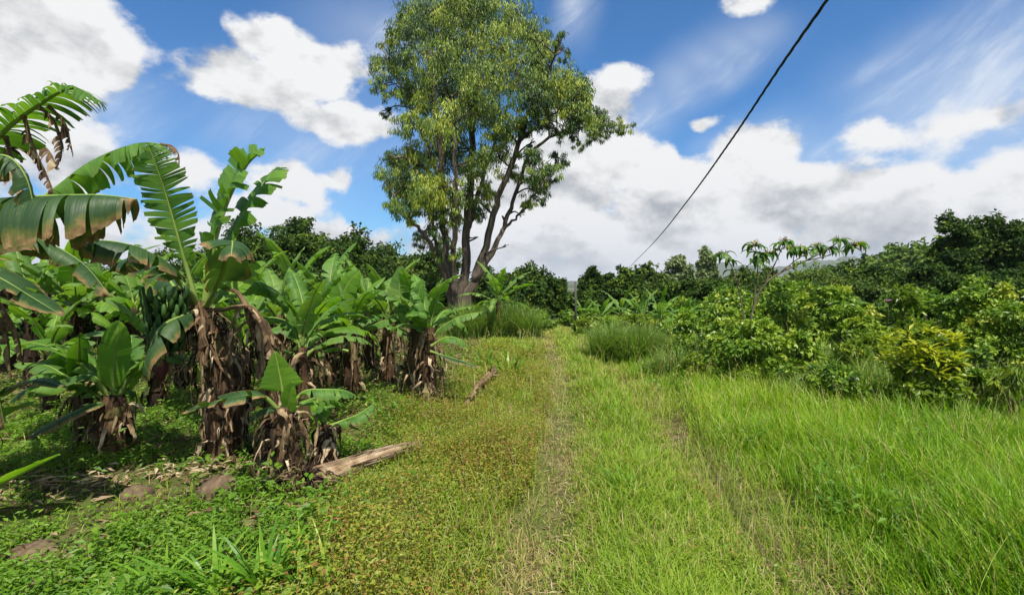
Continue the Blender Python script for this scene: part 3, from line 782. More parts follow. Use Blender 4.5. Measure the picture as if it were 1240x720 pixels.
banana(b6, 1.05, .13, 6, 1.0, .36, L303, 303, elev=(35, 82), dry=6, ribbons=60, mats=('ban_far', 'ban_young'))

# --- back rows on the left
for i, a in enumerate([
    ((40, 470), 1.2, .13, 7, 1.2, .42, 'back-row banana plant at the far left below the dark shade', 401),
    ((95, 462), 1.2, .13, 8, 1.2, .42, 'back-row banana plant standing behind the bright upright leaf, leaves tangled with yellowed ones', 402),
    ((165, 458), 1.1, .13, 7, 1.2, .42, 'back-row banana plant left of the hanging fruit bunch', 403),
    ((222, 470), 1.1, .13, 6, 1.1, .4, 'back-row banana plant in the shade behind the tallest stem', 404),
    ((300, 456), 1.2, .13, 7, 1.2, .42, 'back-row banana plant right of the tallest stem with light green tops', 405),
    ((62, 500), .75, .12, 6, .9, .34, 'low leafy banana plant left of the squat one with the upright leaf', 410),
    ((190, 492), .7, .11, 6, .9, .34, 'low banana plant under the hanging fruit bunch', 411),
    ((296, 500), .8, .11, 6, 1.0, .34, 'low banana plant filling the gap between the tallest and the dead stem', 412),
    ((448, 448), 1.0, .12, 7, 1.1, .36, 'banana plant behind the broad glowing leaf, under the dark trees', 413),
    ((180, 430), 1.3, .13, 7, 1.3, .42, 'farthest back-row banana plant directly behind the fruit bunch', 414),
    ((60, 432), 1.3, .13, 7, 1.3, .42, 'farthest back-row banana plant at the far left', 415),
    ((10, 448), 1.5, .15, 7, 1.4, .5, 'back-row banana plant under the dark overhang at the left edge', 406),
    ((128, 440), 1.3, .14, 7, 1.4, .46, 'farthest back-row banana plant left of the fruit bunch', 407),
    ((250, 442), 1.4, .14, 6, 1.4, .46, 'farthest back-row banana plant right of the fruit bunch', 408),
    ((360, 440), 1.3, .13, 7, 1.3, .44, 'farthest back-row banana plant in front of the dark trees', 409)]):
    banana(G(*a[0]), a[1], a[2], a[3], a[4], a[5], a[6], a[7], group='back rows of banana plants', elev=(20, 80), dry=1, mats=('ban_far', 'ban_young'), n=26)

# --- small banana right of the big tree and the row beyond the grass on the right
banana(G(603, 408), 1.0, .1, 8, 1.3, .36, 'small banana plant with spraying pale leaves just right of the eucalyptus foot', 501, elev=(15, 75), dry=2, mats=('ban_far', 'ban_young'), n=20, ribbons=0, tear=.7)
for i, a in enumerate([
    (706, 17.5, 'distant banana plant at the end of the path beside the thin pole', .9),
    (728, 16.5, 'distant banana plant just right of the thin pole', .95),
    (752, 17.5, 'distant banana plant with an upright yellowish leaf behind the grass clump', 1.2),
    (778, 15.5, 'distant banana plant whose pale arched leaves rise above the grass clump', 1.1),
    (800, 14.5, 'distant banana plant with a long bent pale leaf, left of the leafy bushes', 1.05),
    (826, 13.5, 'distant banana plant half buried behind the leafy bushes on the right', .9)]):
    x = (a[0] - 620) / 620 * a[1]
    banana((x, a[1], gz(x, a[1])), .42 * a[3], .08, 8, .95 * a[3], .26, a[2], 520 + i, group='banana row beyond the grass', elev=(20, 80), dry=3, mats=('ban_far', 'ban_young'), n=18, ribbons=0, tear=.5)

# ------------------------------------------------------------------ trees
def crown_cards(centers, radii, count, L, W, g, down=.3, sub=10, tight=.33, flat=.8, rbias=None, outward=.6, fold=.15, pw=1.9, leafvar=.1):
    """leaves in small bunches spread through lumpy clumps"""
    centers = np.asarray(centers, float); radii = np.asarray(radii, float)
    wgt = radii ** pw; wgt /= wgt.sum()
    nsub = max(len(centers) * 3, int(len(centers) * sub))
    ci = g.choice(len(centers), nsub, p=wgt)
    d = rdir(nsub, g); rr = g.random(nsub) ** .45
    sc_ = centers[ci] + d * (rr * radii[ci])[:, None] * np.array([1, 1, flat])
    srnd = np.clip(g.normal(.45, .16, nsub) + (rbias[ci] if rbias is not None else 0), 0, 1)
    k = g.integers(0, nsub, count)
    off = rdir(count, g) * (g.random(count) ** .5 * radii[ci[k]] * tight)[:, None] * np.array([1, 1, .75])
    p = sc_[k] + off
    outd = nrm(p - centers[ci[k]])
    D = nrm(rdir(count, g) * .8 + outd * outward + np.array([0, 0, -down * 2]))
    N = nrm(rdir(count, g) * .7 + outd * .6 + UP * .7)
    if np.ndim(L): L = L[ci[k]]; W = W[ci[k]]
    Ls = L * g.uniform(.6, 1.3, count); Ws = W * g.uniform(.7, 1.3, count)
    return cards(p, D, N, Ls, Ws, np.clip(srnd[k] + g.normal(0, leafvar, count), 0, 1), fold)

def tree(name, px, Y, top, wpx, label, cat='tree', mat='tree_dark', group=None, seed=0, n=6500, trunk=.25, leafL=None, shape=1.0, x=None, lumps=46, asp=.42, dens=1.0, gap=1.0):
    g = np.random.default_rng(seed)
    x = (px - 620) / 620 * Y if x is None else x
    z0 = gz(x, Y); zt = P(px, top, Y)[2]; H = zt - z0
    Rw = wpx / 620 * Y / 2
    e = empty(name, (x, Y, z0), label, cat, group)
    zc = z0 + H * (1 - asp * shape); Rz = H * asp * shape
    c = []; r = []
    for i in range(lumps):
        d = rdir(1, g)[0]; d[2] = d[2] * .8 + .22; d = d / np.linalg.norm(d); q = g.uniform(.3, .98) ** .5
        rad = g.uniform(.2, .38) * Rw
        sc3 = np.array([Rw - rad * .7, (Rw - rad * .7) * .9, Rz - rad * .6])
        cc = np.array([x, Y, zc]) + d * q * sc3 * (1 + .12 * g.normal())
        if cc[2] < z0 + .4: cc[2] = z0 + .4 + g.random() * .5
        c.append(cc); r.append(rad)
    c = np.array(c); r = np.array(r)
    c[:, 2] = np.minimum(c[:, 2], zt - r * .75)
    k = int(np.argmax(c[:, 2])); c[k, 2] = zt - r[k] * .8
    L = leafL or .0066 * Y; n = int(n * 1.8)
    parts = [crown_cards(c, r, int(n * dens), L, L * .7, g, sub=16, rbias=g.normal(0, .1, lumps), tight=.4 * gap)]
    card_obj('crown', parts, M[mat], e)
    mb = MB(); mid = np.array([x + g.normal() * .1 * Rw, Y, z0 + H * .45])
    mb.tube(spline([(x, Y, z0 - .2), (x + g.normal() * .05 * H, Y, z0 + H * .25), mid], 8), np.linspace(trunk, trunk * .6, 8) * max(H / 8, .25), 8, rough=.05)
    for i in range(min(11, lumps)):
        j = g.integers(0, lumps); m_ = (mid + c[j]) / 2 + g.normal(size=3) * .06 * Rw
        s0 = np.array([x, Y, z0 + H * g.uniform(.25, .45)])
        mb.tube(spline([s0, m_, c[j]], 7), np.linspace(trunk * .4, trunk * .06, 7) * max(H / 8, .25), 5)
    mb.build('trunk', M['bark_dark'], e)
    return e

# --- the big multi-stemmed eucalyptus
YE = 22.0
def E(px, py, dy=0): return P(px, py, YE + dy)
zE = gz((556 - 620) / 620 * YE, YE)
eb = np.array([(556 - 620) / 620 * YE, YE, zE])
euc = empty('eucalyptus_tree', eb, 'tall eucalyptus with several leaning trunks and an open yellow-green crown towering over the grove', 'tree')
stems = [
 ([(556, 398, 0), (557, 372, 0), (562, 345, 0), (564, 310, .2), (566, 270, .3), (569, 220, .5), (573, 150, .6), (580, 80, .6), (587, 20, .5), (590, -8, .5)], .62, .05),
 ([(550, 398, .2), (549, 370, .2), (545, 340, .2), (540, 305, .1), (536, 270, 0), (537, 230, -.3), (530, 150, -.6), (521, 80, -.7), (514, 30, -.6)], .5, .05),
 ([(550, 375, 0), (540, 340, -.3), (528, 310, -.7), (514, 285, -1.1), (498, 268, -1.5), (486, 250, -1.8), (474, 232, -2)], .3, .03),
 ([(558, 392, -.2), (566, 360, -.3), (578, 325, -.3), (590, 290, -.3), (601, 250, -.4), (614, 215, -.5), (630, 170, -.7), (648, 122, -.8), (663, 85, -.8), (678, 62, -.8)], .46, .04),
 ([(574, 340, -.3), (596, 305, -.1), (607, 280, .3), (617, 255, .6), (627, 225, .8), (641, 188, 1.2), (668, 164, 1.4), (704, 155, 1.5), (738, 151, 1.6), (758, 154, 1.6)], .3, .025),
 ([(607, 280, .3), (630, 258, .0), (645, 238, -.3), (652, 228, -.4), (663, 214, -.5)], .12, .02),
 ([(566, 275, .3), (582, 225, 1), (602, 165, 1.8), (622, 105, 2.2), (640, 55, 2.2)], .26, .03),
 ([(537, 225, -.3), (516, 170, -.2), (494, 120, .2), (476, 85, .5), (463, 58, .6)], .2, .02),
 ([(538, 235, -.2), (515, 205, -1), (492, 192, -1.6), (470, 190, -2)], .16, .02),
 ([(556, 380, -.3), (551, 350, -.8), (549, 310, -1.2), (553, 260, -1.6), (552, 210, -1.9), (548, 160, -2.1), (545, 120, -2)], .34, .04),
 ([(545, 345, .3), (534, 320, .8), (527, 290, 1.2), (520, 250, 1.6), (505, 200, 2)], .26, .03),
 ([(573, 150, .6), (560, 90, 1.5), (548, 40, 2), (545, 5, 2)], .14, .02),
 ([(630, 170, -.7), (655, 150, -1.1), (685, 125, -1.3), (703, 108, -1.4)], .12, .02),
 ([(627, 225, .8), (640, 215, 1.1), (655, 205, 1.2)], .07, .015),
]
samples = []
mb = MB()
for i, (pts, r0, r1) in enumerate(stems):
    C = spline([E(*q) for q in pts], 30); u = np.linspace(0, 1, 30)
    rad = r0 * .56 * (1 - u) ** .8 * (1 - .45 * np.minimum(u * 6, 1)) + r1
    # gentle irregular bends
    C[2:-1] += np.random.default_rng(i).normal(size=(27, 3)) * .035
    mb.tube(C, rad, 9, .5, 0, .05, seed=i); samples.append(np.concatenate([C[8:], rad[8:, None]], 1))
eucmb = mb
samples = np.concatenate(samples)
CL = [(520,20,34),(550,8,34),(585,8,38),(620,18,30),(600,45,38),(560,50,38),(530,60,36),(500,30,24),(645,42,24),(655,62,18),(672,50,12),(683,58,9),(490,18,12),
 (474,52,16),(468,80,18),(490,80,22),(490,115,24),(468,108,14),(510,110,30),(550,100,36),(585,95,36),(620,90,32),(640,112,30),(665,95,26),(690,100,24),(708,112,20),(680,125,26),(700,130,18),(660,115,24),(722,140,12),(650,75,18),(655,140,20),(712,128,12),
 (700,146,16),(722,150,14),(742,150,13),(756,153,10),(690,160,12),(712,164,10),(735,163,10),(748,160,8),(700,172,7),(675,158,12),(728,140,10),
 (498,150,22),(530,150,32),(570,140,32),(600,140,28),(545,180,34),(505,190,28),(478,195,18),(470,222,17),(478,248,14),(508,225,28),(540,225,26),(575,200,26),(598,180,24),(585,232,16),(500,262,12),(520,250,18),(545,255,16),
 (642,190,14),(660,203,17),(674,192,12),(652,228,16),(640,248,10),(620,215,13),(668,222,9),(632,262,6),(645,212,12),(658,240,9),(612,268,5),(613,298,4),(565,288,6),(538,290,12),(524,268,14),(528,312,10),(557,240,18),(500,240,22),(488,225,20),(512,285,12),(545,300,10),(552,270,14),(575,255,12),(615,160,20),(632,150,16),(648,168,10),(467,135,9),(480,35,9)]
g = np.random.default_rng(12)
cc, rr, rb = [], [], []
for (px, py, rp) in CL:
    edge = abs(px - 570) / 120
    reps = 3 if rp > 18 else (2 if rp > 11 else 1)
    for q in range(reps):
        dmax = 3.6 * math.sqrt(max(0, 1 - min(edge, 1) ** 2)) if px < 680 else .8
        near_s = samples[np.argmin(np.linalg.norm(samples[:, :3] - E(px, py), axis=1))]
        dy = (near_s[1] - YE) * (edge > .6) + g.uniform(-dmax, dmax) * (1 if q else .6)
        cc.append(E(px + g.normal() * rp * .2, py + g.normal() * rp * .2, dy)); rr.append(rp / 620 * (YE + dy) * (.86 if rp > 18 else 1.05))
        rb.append((.2 if (490 < px < 600 and 120 < py < 240 and dy < 0) else 0) + g.normal() * .11)  # clump tint: yellow-green new growth, plus crown shade contrast put into the colour
cc = np.array(cc); rr = np.array(rr); rb = np.array(rb)
n1 = 125000
V1 = crown_cards(cc, rr, n1, .19, .034, g, down=.75, sub=15, tight=.36, flat=.95, rbias=rb, outward=.25, pw=1.5, leafvar=.05)
card_obj('crown', [V1], M['euc'], euc)
mb = eucmb
for c_, r_ in zip(cc, rr):
    i = np.argmin(np.linalg.norm((samples[:, :3] - c_) * [1, 1, 1], axis=1) + .6 * np.maximum(samples[:, 2] - c_[2] + .3, 0))
    s0 = samples[i, :3]; m_ = (s0 + c_) / 2 + g.normal(size=3) * .12 + UP * .1
    mb.tube(spline([s0, m_, c_], 7), np.linspace(min(.05, samples[i, 3] * .6), .014, 7), 5, .4)
    for q in range(4):
        d = rdir(1, g)[0] * r_ * .9; mb.tube(spline([(m_ + c_) / 2, c_ + d * .4 + UP * .05, c_ + d], 5), [.018, .014, .011, .008, .005], 4, .4)
mb.build('trunk', M['bark'], euc)

# --- dark trees behind the grove, left to right
LT = [
 (-60, 22, 318, 190, 'dark tree behind the banana grove at the extreme left edge', 'tree_dark'),
 (48, 17, 322, 130, 'low bright-leaved tree just behind the left edge bananas', 'tree_mid'),
 (140, 24, 318, 150, 'dark tree behind the grove left of the fruiting banana plant', 'tree_dark'),
 (232, 30, 300, 130, 'dark tree whose top peeks out just right of the tallest banana stem', 'tree_dark'),
 (312, 33, 266, 118, 'broad dark tree with the rounded top just right of the tallest banana leaves', 'tree_dark'),
 (372, 36, 263, 112, 'broad dark tree with the highest crown in the row left of the eucalyptus', 'tree_dark'),
 (428, 34, 272, 100, 'dark tree between the highest dark crown and the eucalyptus', 'tree_dark'),
 (478, 38, 291, 90, 'lower dark tree closing the row just left of the eucalyptus trunks', 'tree_mid'),
 (520, 40, 296, 80, 'shaded tree directly behind the eucalyptus trunks', 'tree_dark'),
 (345, 27, 320, 120, 'low shaded tree under the broad dark crowns, behind the banana tips', 'tree_dark'),
 (440, 28, 322, 130, 'low shaded tree behind the broad glowing banana leaf', 'tree_dark'),
 (270, 24, 330, 110, 'low shaded tree close behind the leaning dead banana plant', 'tree_dark'),
 (525, 29, 330, 80, 'low shaded tree left of the eucalyptus foot', 'tree_dark'),
 (598, 38, 322, 75, 'green tree seen just right of the leaning eucalyptus trunks', 'tree_mid'),
 (640, 42, 318, 66, 'round dark tree with the highest top left of the gap to the plain', 'tree_dark'),
 (618, 34, 338, 70, 'low dark tree filling in just right of the eucalyptus foot', 'tree_dark'),
 (668, 44, 336, 40, 'small dark tree at the left side of the gap to the plain', 'tree_dark'),
 (688, 40, 356, 30, 'low bush-like tree beneath the gap where the plain shows', 'tree_dark'),
]
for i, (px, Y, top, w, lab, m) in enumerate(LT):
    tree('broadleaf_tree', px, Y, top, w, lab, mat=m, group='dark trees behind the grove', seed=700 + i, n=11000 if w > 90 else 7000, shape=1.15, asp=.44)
RT = [
 (722, 46, 322, 44, 'compact dark tree right of the gap to the plain', 'tree_dark'),
 (708, 30, 350, 40, 'low bush-like tree behind the thin pole', 'tree_dark'),
 (755, 35, 322, 50, 'dark tree reaching up to the far end of the cable', 'tree_dark'),
 (783, 40, 317, 58, 'uneven dark tree where the cable disappears', 'tree_mid'),
 (820, 48, 309, 46, 'thin pale grey-green tree right of the cable end', 'tree_pale'),
 (855, 50, 299, 28, 'slim pale tree standing alone left of the drooping-leaf shrub', 'tree_pale'),
 (806, 30, 340, 80, 'low dark tree behind the banana row', 'tree_dark'),
 (858, 28, 334, 90, 'low dark tree behind the leafy bushes', 'tree_dark'),
 (915, 34, 322, 90, 'dark tree behind the drooping-leaf shrub', 'tree_mid'),
 (905, 24, 342, 80, 'low green tree right behind the drooping-leaf shrub', 'tree_mid'),
 (965, 26, 340, 84, 'low green tree right of the drooping-leaf shrub stems', 'tree_mid'),
 (990, 38, 328, 90, 'green tree below the saddle of the hill', 'tree_mid'),
 (1022, 24, 332, 100, 'bright rounded tree at the foot of the hill', 'tree_mid'),
 (1060, 40, 312, 100, 'near-black spreading tree at the foot of the hill', 'tree_dark'),
 (1090, 26, 344, 70, 'low tree in front of the near-black spreading one', 'tree_dark'),
 (1155, 33, 256, 62, 'tall tree with a tufted top, left one of the high dark trees on the right', 'tree_dark'),
 (1195, 34, 258, 70, 'tall dark tree in the middle of the high group on the right', 'tree_dark'),
 (1240, 33, 263, 80, 'tall dark tree cut by the right picture edge', 'tree_dark'),
 (1300, 32, 268, 90, 'tall dark tree beyond the right edge of the high group', 'tree_dark'),
 (1130, 26, 318, 60, 'low dark tree at the left foot of the high group', 'tree_dark'),
 (1180, 22, 322, 90, 'low tree under the high dark group, above the big bush', 'tree_dark'),
 (1250, 24, 318, 90, 'low dark tree under the high group at the right edge', 'tree_dark'),
]
for i, (px, Y, top, w, lab, m) in enumerate(RT):
    tree('eucalyptus_tree' if m == 'tree_pale' else 'broadleaf_tree', px, Y, top, w, lab, mat=m, group='trees beyond the bushes on the right', seed=760 + i,
         n=9000 if w > 80 else 6000, shape=1.15 if top > 300 else 1.0, asp=.44, dens=.75 if m == 'tree_pale' else 1, gap=1)

# woods on the far hill and valley: one mass
def far_wood():
    g = np.random.default_rng(77)
    n = 900; x, y = [], []
    while len(x) < n:
        a = g.uniform(R(-55), R(62)); d = 62 + 230 * g.random() ** 1.2
        xx, yy = d * math.sin(a), d * math.cos(a)
        if abs(math.degrees(a) - 6.3) < 3.4 and d > 50: continue
        x.append(xx); y.append(yy)
    x = np.array(x); y = np.array(y); z = hz(x, y)
    h = g.uniform(2.0, 4.2, n) + 1.5 * (x > 20)
    c = np.stack([x, y, z + h * .55], 1); r = h * .75
    # several lobes per crown
    k = 4; ci = np.repeat(np.arange(n), k)
    cc = c[ci] + rdir(n * k, g) * (r[ci] * .55)[:, None] * np.array([1, 1, .6]); rr = r[ci] * .62
    dd = np.hypot(x, y)[ci]
    V = crown_cards(cc, rr, 110000, dd * .0085, dd * .0055, g, sub=5, tight=.4, rbias=g.normal(0, .12, n)[ci] + .1, outward=.5)
    o = card_obj('distant_woodland', [V], M['wood'])
    tag(o, 'wooded slopes and hillside filling the distance behind the nearer trees', 'woodland', kind='stuff')
far_wood()

# ------------------------------------------------------------------ shrubs on the right
def shrub(px, Y, top, wpx, label, mat='shrub', cat='shrub', n=4500, leafL=.07, lumps=26, seed=0, name='leafy_shrub', z_lo=.15, down=.2, aspect=.55, bias=0, group=None, dens=1, depth=None):
    g = np.random.default_rng(seed)
    x = (px - 620) / 620 * Y; z0 = gz(x, Y); H = P(px, top, Y)[2] - z0; Rw = wpx / 620 * Y / 2; Rd = depth or Rw
    e = empty(name, (x, Y, z0), label, cat, group)
    c, r = [], []
    for i in range(lumps):
        th = g.random() * 6.28; q = math.sqrt(g.random()); zz = z_lo + (1 - z_lo) * g.random()
        rad = g.uniform(.16, .3) * min(Rw, H)
        env = math.sqrt(max(0.05, 1 - (max(zz - .35, 0) / .68) ** 2))
        c.append((x + math.cos(th) * q * (Rw - rad * .6) * env, Y + math.sin(th) * q * (Rd - rad * .6) * env, z0 + zz * (H - rad * .8))); r.append(rad)
    c = np.array(c); r = np.array(r); k = int(np.argmax(c[:, 2])); c[k, 2] = z0 + H - r[k] * .8; c[k, 0] = x
    V = crown_cards(c, r, n, leafL, leafL * aspect, g, down=down, sub=14, tight=.45, rbias=g.normal(bias, .12, lumps), outward=.7, fold=.2)
    card_obj('foliage', [V], M[mat], e)
    mb = MB()
    for i in range(min(lumps, 18)):
        s0 = np.array([x + g.normal() * .08, Y + g.normal() * .08, z0 - .05]); m_ = (s0 + c[i]) / 2 + g.normal(size=3) * .08 * Rw + UP * .06
        mb.tube(spline([s0, m_, c[i]], 7), np.linspace(.018, .005, 7), 5)
    mb.build('stem', M['twig'], e)
    return e, c

SH = [
 # px, Y, top, w, label, mat, n, leaf, kw
 (872, 9.2, 364, 118, 'dense glossy green bush left of the drooping-leaf shrub', 'shrub', 9000, .085, {}),
 (806, 11.5, 392, 56, 'smaller green bush between the grass clump and the dense glossy bush', 'shrub', 3500, .09, {}),
 (936, 8.3, 356, 120, 'vine-smothered bush around the foot of the drooping-leaf shrub', 'shrub', 9000, .085, dict(bias=.1)),
 (1000, 9.5, 346, 110, 'tangle of broad leaves right of the drooping-leaf shrub', 'shrub', 7000, .11, dict(bias=.1)),
 (1085, 9.0, 344, 90, 'light green shrub behind the yellow-topped one', 'shrub_lime', 5500, .09, dict(bias=-.15)),
 (1050, 7.0, 402, 84, 'thin straggly shrub between the broad-leaf tangle and the yellow-topped shrub', 'shrub_lime', 3000, .07, dict(bias=-.1)),
 (1195, 7.4, 337, 125, 'big rounded bush on the right with bright small leaves', 'shrub', 15000, .075, dict(bias=.15, lumps=44)),
 (1290, 6.6, 340, 150, 'rounded bush running out of the right picture edge', 'shrub', 12000, .075, dict(bias=.1, lumps=40)),
 (1012, 5.8, 438, 84, 'low dark shrub with dead twigs in the tall grass', 'shrub', 3600, .06, dict(bias=-.15)),
 (848, 7.6, 424, 50, 'small weedy bush in front of the dense glossy bush', 'shrub_lime', 1800, .06, {}),
 (910, 7.2, 424, 60, 'small bright bush at the edge of the tall grass', 'shrub', 2200, .06, dict(bias=.15)),
 (1230, 5.2, 440, 56, 'yellowing drooping weed at the right picture edge', 'shrub_lime', 800, .11, dict(bias=-.2, down=.7, aspect=.3)),
 (1190, 5.6, 418, 50, 'small leafy weed between the yellow-topped shrub and the right edge', 'shrub', 1400, .06, {}),
 (735, 13.5, 384, 42, 'small green bush at the right end of the path', 'shrub', 2200, .11, {}),
 (663, 16.0, 386, 26, 'little dark bush in the middle of the path end', 'shrub', 1500, .1, dict(bias=-.15)),
 (648, 18.5, 374, 46, 'bush closing the left side of the path end below the round dark tree', 'shrub', 2600, .13, dict(bias=-.15)),
 (690, 19.0, 376, 40, 'bush closing the path end below the gap to the plain', 'shrub', 2400, .13, dict(bias=-.05)),
 (715, 14.5, 380, 44, 'light green bush right of the thin pole foot', 'shrub_lime', 2400, .11, dict(bias=-.1)),
 (770, 12.5, 378, 60, 'light green bush behind the grass clump on the right', 'shrub_lime', 3200, .1, dict(bias=-.1)),
 (585, 17.0, 368, 60, 'leafy bush at the foot of the eucalyptus', 'shrub', 3200, .14, dict(bias=-.1)),
 (960, 14.0, 338, 110, 'long hedge-like bush behind the vine-smothered one', 'shrub', 7000, .13, {}),
 (885, 15.0, 346, 110, 'hedge-like bush behind the dense glossy bush', 'shrub', 7000, .13, {}),
 (1120, 13.0, 344, 120, 'green bush between the light shrub and the hill trees', 'shrub', 6000, .12, dict(bias=-.1)),
 (965, 6.9, 402, 80, 'low tangle of bright leaves and dead twigs at the tall grass edge', 'shrub', 3800, .085, dict(bias=.1)),
 (1035, 8.4, 366, 80, 'leafy shrub behind the straggly one', 'shrub', 5000, .09, dict(bias=.1)),
 (908, 7.4, 380, 100, 'leafy bush in front of the drooping-leaf shrub, hiding its lower stems', 'shrub', 5500, .08, dict(bias=.2, lumps=34)),
 (828, 18.0, 362, 90, 'bush behind the distant banana row', 'shrub', 4500, .15, dict(bias=-.1)),
]
for i, (px, Y, top, w, lab, m, n_, lf, kw) in enumerate(SH):
    shrub(px, Y, top, w, lab, m, n=n_, leafL=lf, seed=800 + i, **kw)
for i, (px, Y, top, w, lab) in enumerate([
 (-40, 12.5, 345, 190, 'added dark backing bush behind the bananas at the left edge'),
 (60, 13.0, 348, 170, 'added dark backing bush behind the squat banana plant'),
 (150, 12.5, 344, 170, 'added dark backing bush behind the fruit bunch'),
 (235, 13.0, 342, 170, 'added dark backing bush behind the tallest banana stem'),
 (315, 12.8, 346, 160, 'added dark backing bush behind the dead banana plant'),
 (392, 13.6, 348, 150, 'added dark backing bush behind the glowing banana leaf'),
 (465, 15.0, 350, 120, 'added dark backing bush left of the eucalyptus foot')]):
    shrub(px, Y, top, w, lab, 'tree_dark', n=9000, leafL=.15, seed=880 + i, lumps=40, z_lo=.0, depth=1.0, group='added dark backing behind the grove', name='backing_bush', bias=-.12)  # added dark bushes, standing in for the deep shade inside the grove
# the yellow-topped shrub: dark inner leaves below, bright new rosettes on top
e, c = shrub(1122, 5.3, 402, 84, 'upright shrub with bright yellow new leaves at its top, standing in the tall grass', 'shrub_lime', n=4200, leafL=.08, seed=850, lumps=26, bias=-.15)
g = np.random.default_rng(5); x0, Y0 = (1122 - 620) / 620 * 5.3, 5.3
topz = P(1122, 390, 5.3)[2]
parts = []
for i in range(34):
    th = g.random() * 6.28; q = math.sqrt(g.random()) * .33
    cz = topz - .02 - q * 1.6 * g.uniform(.2, 1.1)
    m_ = 26; cen = np.array([x0 + math.cos(th) * q, Y0 + math.sin(th) * q, cz])
    a = g.random(m_) * 6.28; D = np.stack([np.cos(a), np.sin(a), g.uniform(-.5, .9, m_)], 1)
    parts.append(cards(cen + nrm(D) * .015 - UP * (g.random(m_) * .08)[:, None], D, nrm(rdir(m_, g) * .3 + UP), np.full(m_, .11) * g.uniform(.6, 1.2, m_), np.full(m_, .034), np.clip(g.normal(.5, .2, m_), 0, 1)))
card_obj('new_leaves', parts, M['shrub_yellow'], e)

# tall open shrub with big drooping leaves
bz = np.array([(905 - 620) / 620 * 7.6, 7.6, 0]); bz[2] = gz(bz[0], bz[1])
ds = empty('tall_shrub', bz, 'open shrub with long drooping leaves on bare branches reaching above the bushes against the clouds', 'shrub')
Yd = 7.6; mb = MB()
brs = [([(905, 420), (912, 372), (925, 345), (945, 330), (975, 316), (1005, 300), (1014, 293)], .02),
       ([(905, 420), (900, 380), (893, 345), (885, 320), (876, 310)], .014),
       ([(912, 372), (916, 340), (918, 315), (914, 298)], .012),
       ([(925, 345), (938, 320), (946, 302), (950, 294)], .012),
       ([(945, 330), (968, 312), (984, 304), (990, 300)], .010),
       ([(975, 316), (1000, 310), (1030, 300), (1036, 298)], .010),
       ([(893, 345), (905, 322), (930, 308)], .008), ([(960, 322), (962, 306), (966, 302)], .008)]
tips = []
for k, (pts, r0) in enumerate(brs):
    C = spline([P(a, b, Yd + (.15 * math.sin(k * 2) * i / len(pts))) for i, (a, b) in enumerate(pts)], 12)
    mb = MB(); mb.tube(C, np.linspace(r0, r0 * .35, 12), 6); mb.build('branch', M['twig'], ds); tips += [(C[-1], 13), (C[-3], 8), (C[-5], 4)]
mb = MB(); g = np.random.default_rng(44)
for (t_, n_) in tips:
    for q in range(n_):
        az = g.random() * 6.28; L = g.uniform(.16, .27); w = L * .24; rn = g.random()
        el = g.uniform(.1, .7); p = t_ + g.normal(size=3) * .015; dirh = np.array([math.cos(az), math.sin(az), 0]); sd = np.array([-math.sin(az), math.cos(az), 0])
        V = []; ns = 6
        for i in range(ns + 1):
            f = i / ns; ww = w * .5 * math.sin(math.pi * min(f * .93 + .04, 1)) ** .8
            V += [p - sd * ww + UP * ww * .5, p, p + sd * ww + UP * ww * .5]
            p = p + (dirh * math.cos(el) + UP * math.sin(el)) * L / ns; el -= g.uniform(.25, .45)
        F = []
        for i in range(ns): a = i * 3; F += [(a, a + 1, a + 4, a + 3), (a + 1, a + 2, a + 5, a + 4)]
        mb.add(V, F, rn)
mb.build('leaf', M['bigleaf'], ds)
mb = MB()
for (t_, n_) in tips:
    if n_ == 13:
        for q in range(26):
            d = nrm(g.normal(size=3) * [1, 1, .4] + UP * 1.2) * g.uniform(.05, .1); mb.tube([t_, t_ + d, t_ + d * 1.12], [.002, .003, .006], 4, .6)
mb.build('flower_head', M['straw'], ds)

# purple flower on the shrub
fp = P(1075, 365, 8.2); mb = MB(); g = np.random.default_rng(1)
fl = empty('wild_flower', fp, 'single small purple flower above the shrubs on the right', 'flower')
for q in range(9):
    a = q * .7; d = np.array([math.cos(a), math.sin(a) * .6, .5]); s_ = np.array([-math.sin(a), math.cos(a), 0])
    mb.add([fp, fp + d * .04 + s_ * .02, fp + d * .075, fp + d * .04 - s_ * .02], [(0, 1, 2, 3)], g.random())
mb.build('petal', M['petal'], fl)
mb = MB(); mb.tube([fp - UP * .45, fp - UP * .2 + np.array([.02, 0, 0]), fp], .004, 5); mb.build('stem', M['twig'], fl)

# ------------------------------------------------------------------ cable and thin pole
CB = [(-6, 5.35), (0, 4.62), (2.6, 4.29), (4.6, 4.09), (5.85, 3.97), (8.1, 3.7), (11.95, 3.35), (19.3, 2.88), (36, 2.24), (44, 2.2)]
pts = spline([(2.03 + .169 * y, y, z) for y, z in CB], 420)
mb = MB(); s = np.concatenate([[0], np.cumsum(np.linalg.norm(np.diff(pts, axis=0), axis=1))])
for ph in (0, 2.09, 4.19):
    o_ = np.stack([np.cos(s * 9 + ph), np.zeros(len(s)), np.sin(s * 9 + ph)], 1) * .0085
    mb.tube(pts + o_, .0085, 6, .5)
cb = mb.build('power_cable', M['cable']); tag(cb, 'black twisted cable slanting across the sky from upper right down to the trees', 'cable')
xp = (697 - 620) / 620 * 15.5; zp = gz(xp, 15.5)
mb = MB(); mb.tube([(xp, 15.5, zp - .2), (xp + .01, 15.5, zp + .9), (xp - .01, 15.5, P(697, 341, 15.5)[2])], [.04, .036, .03], 8, rough=.04)
tag(mb.build('thin_pole', M['pole']), 'thin dark upright pole at the end of the path', 'pole')

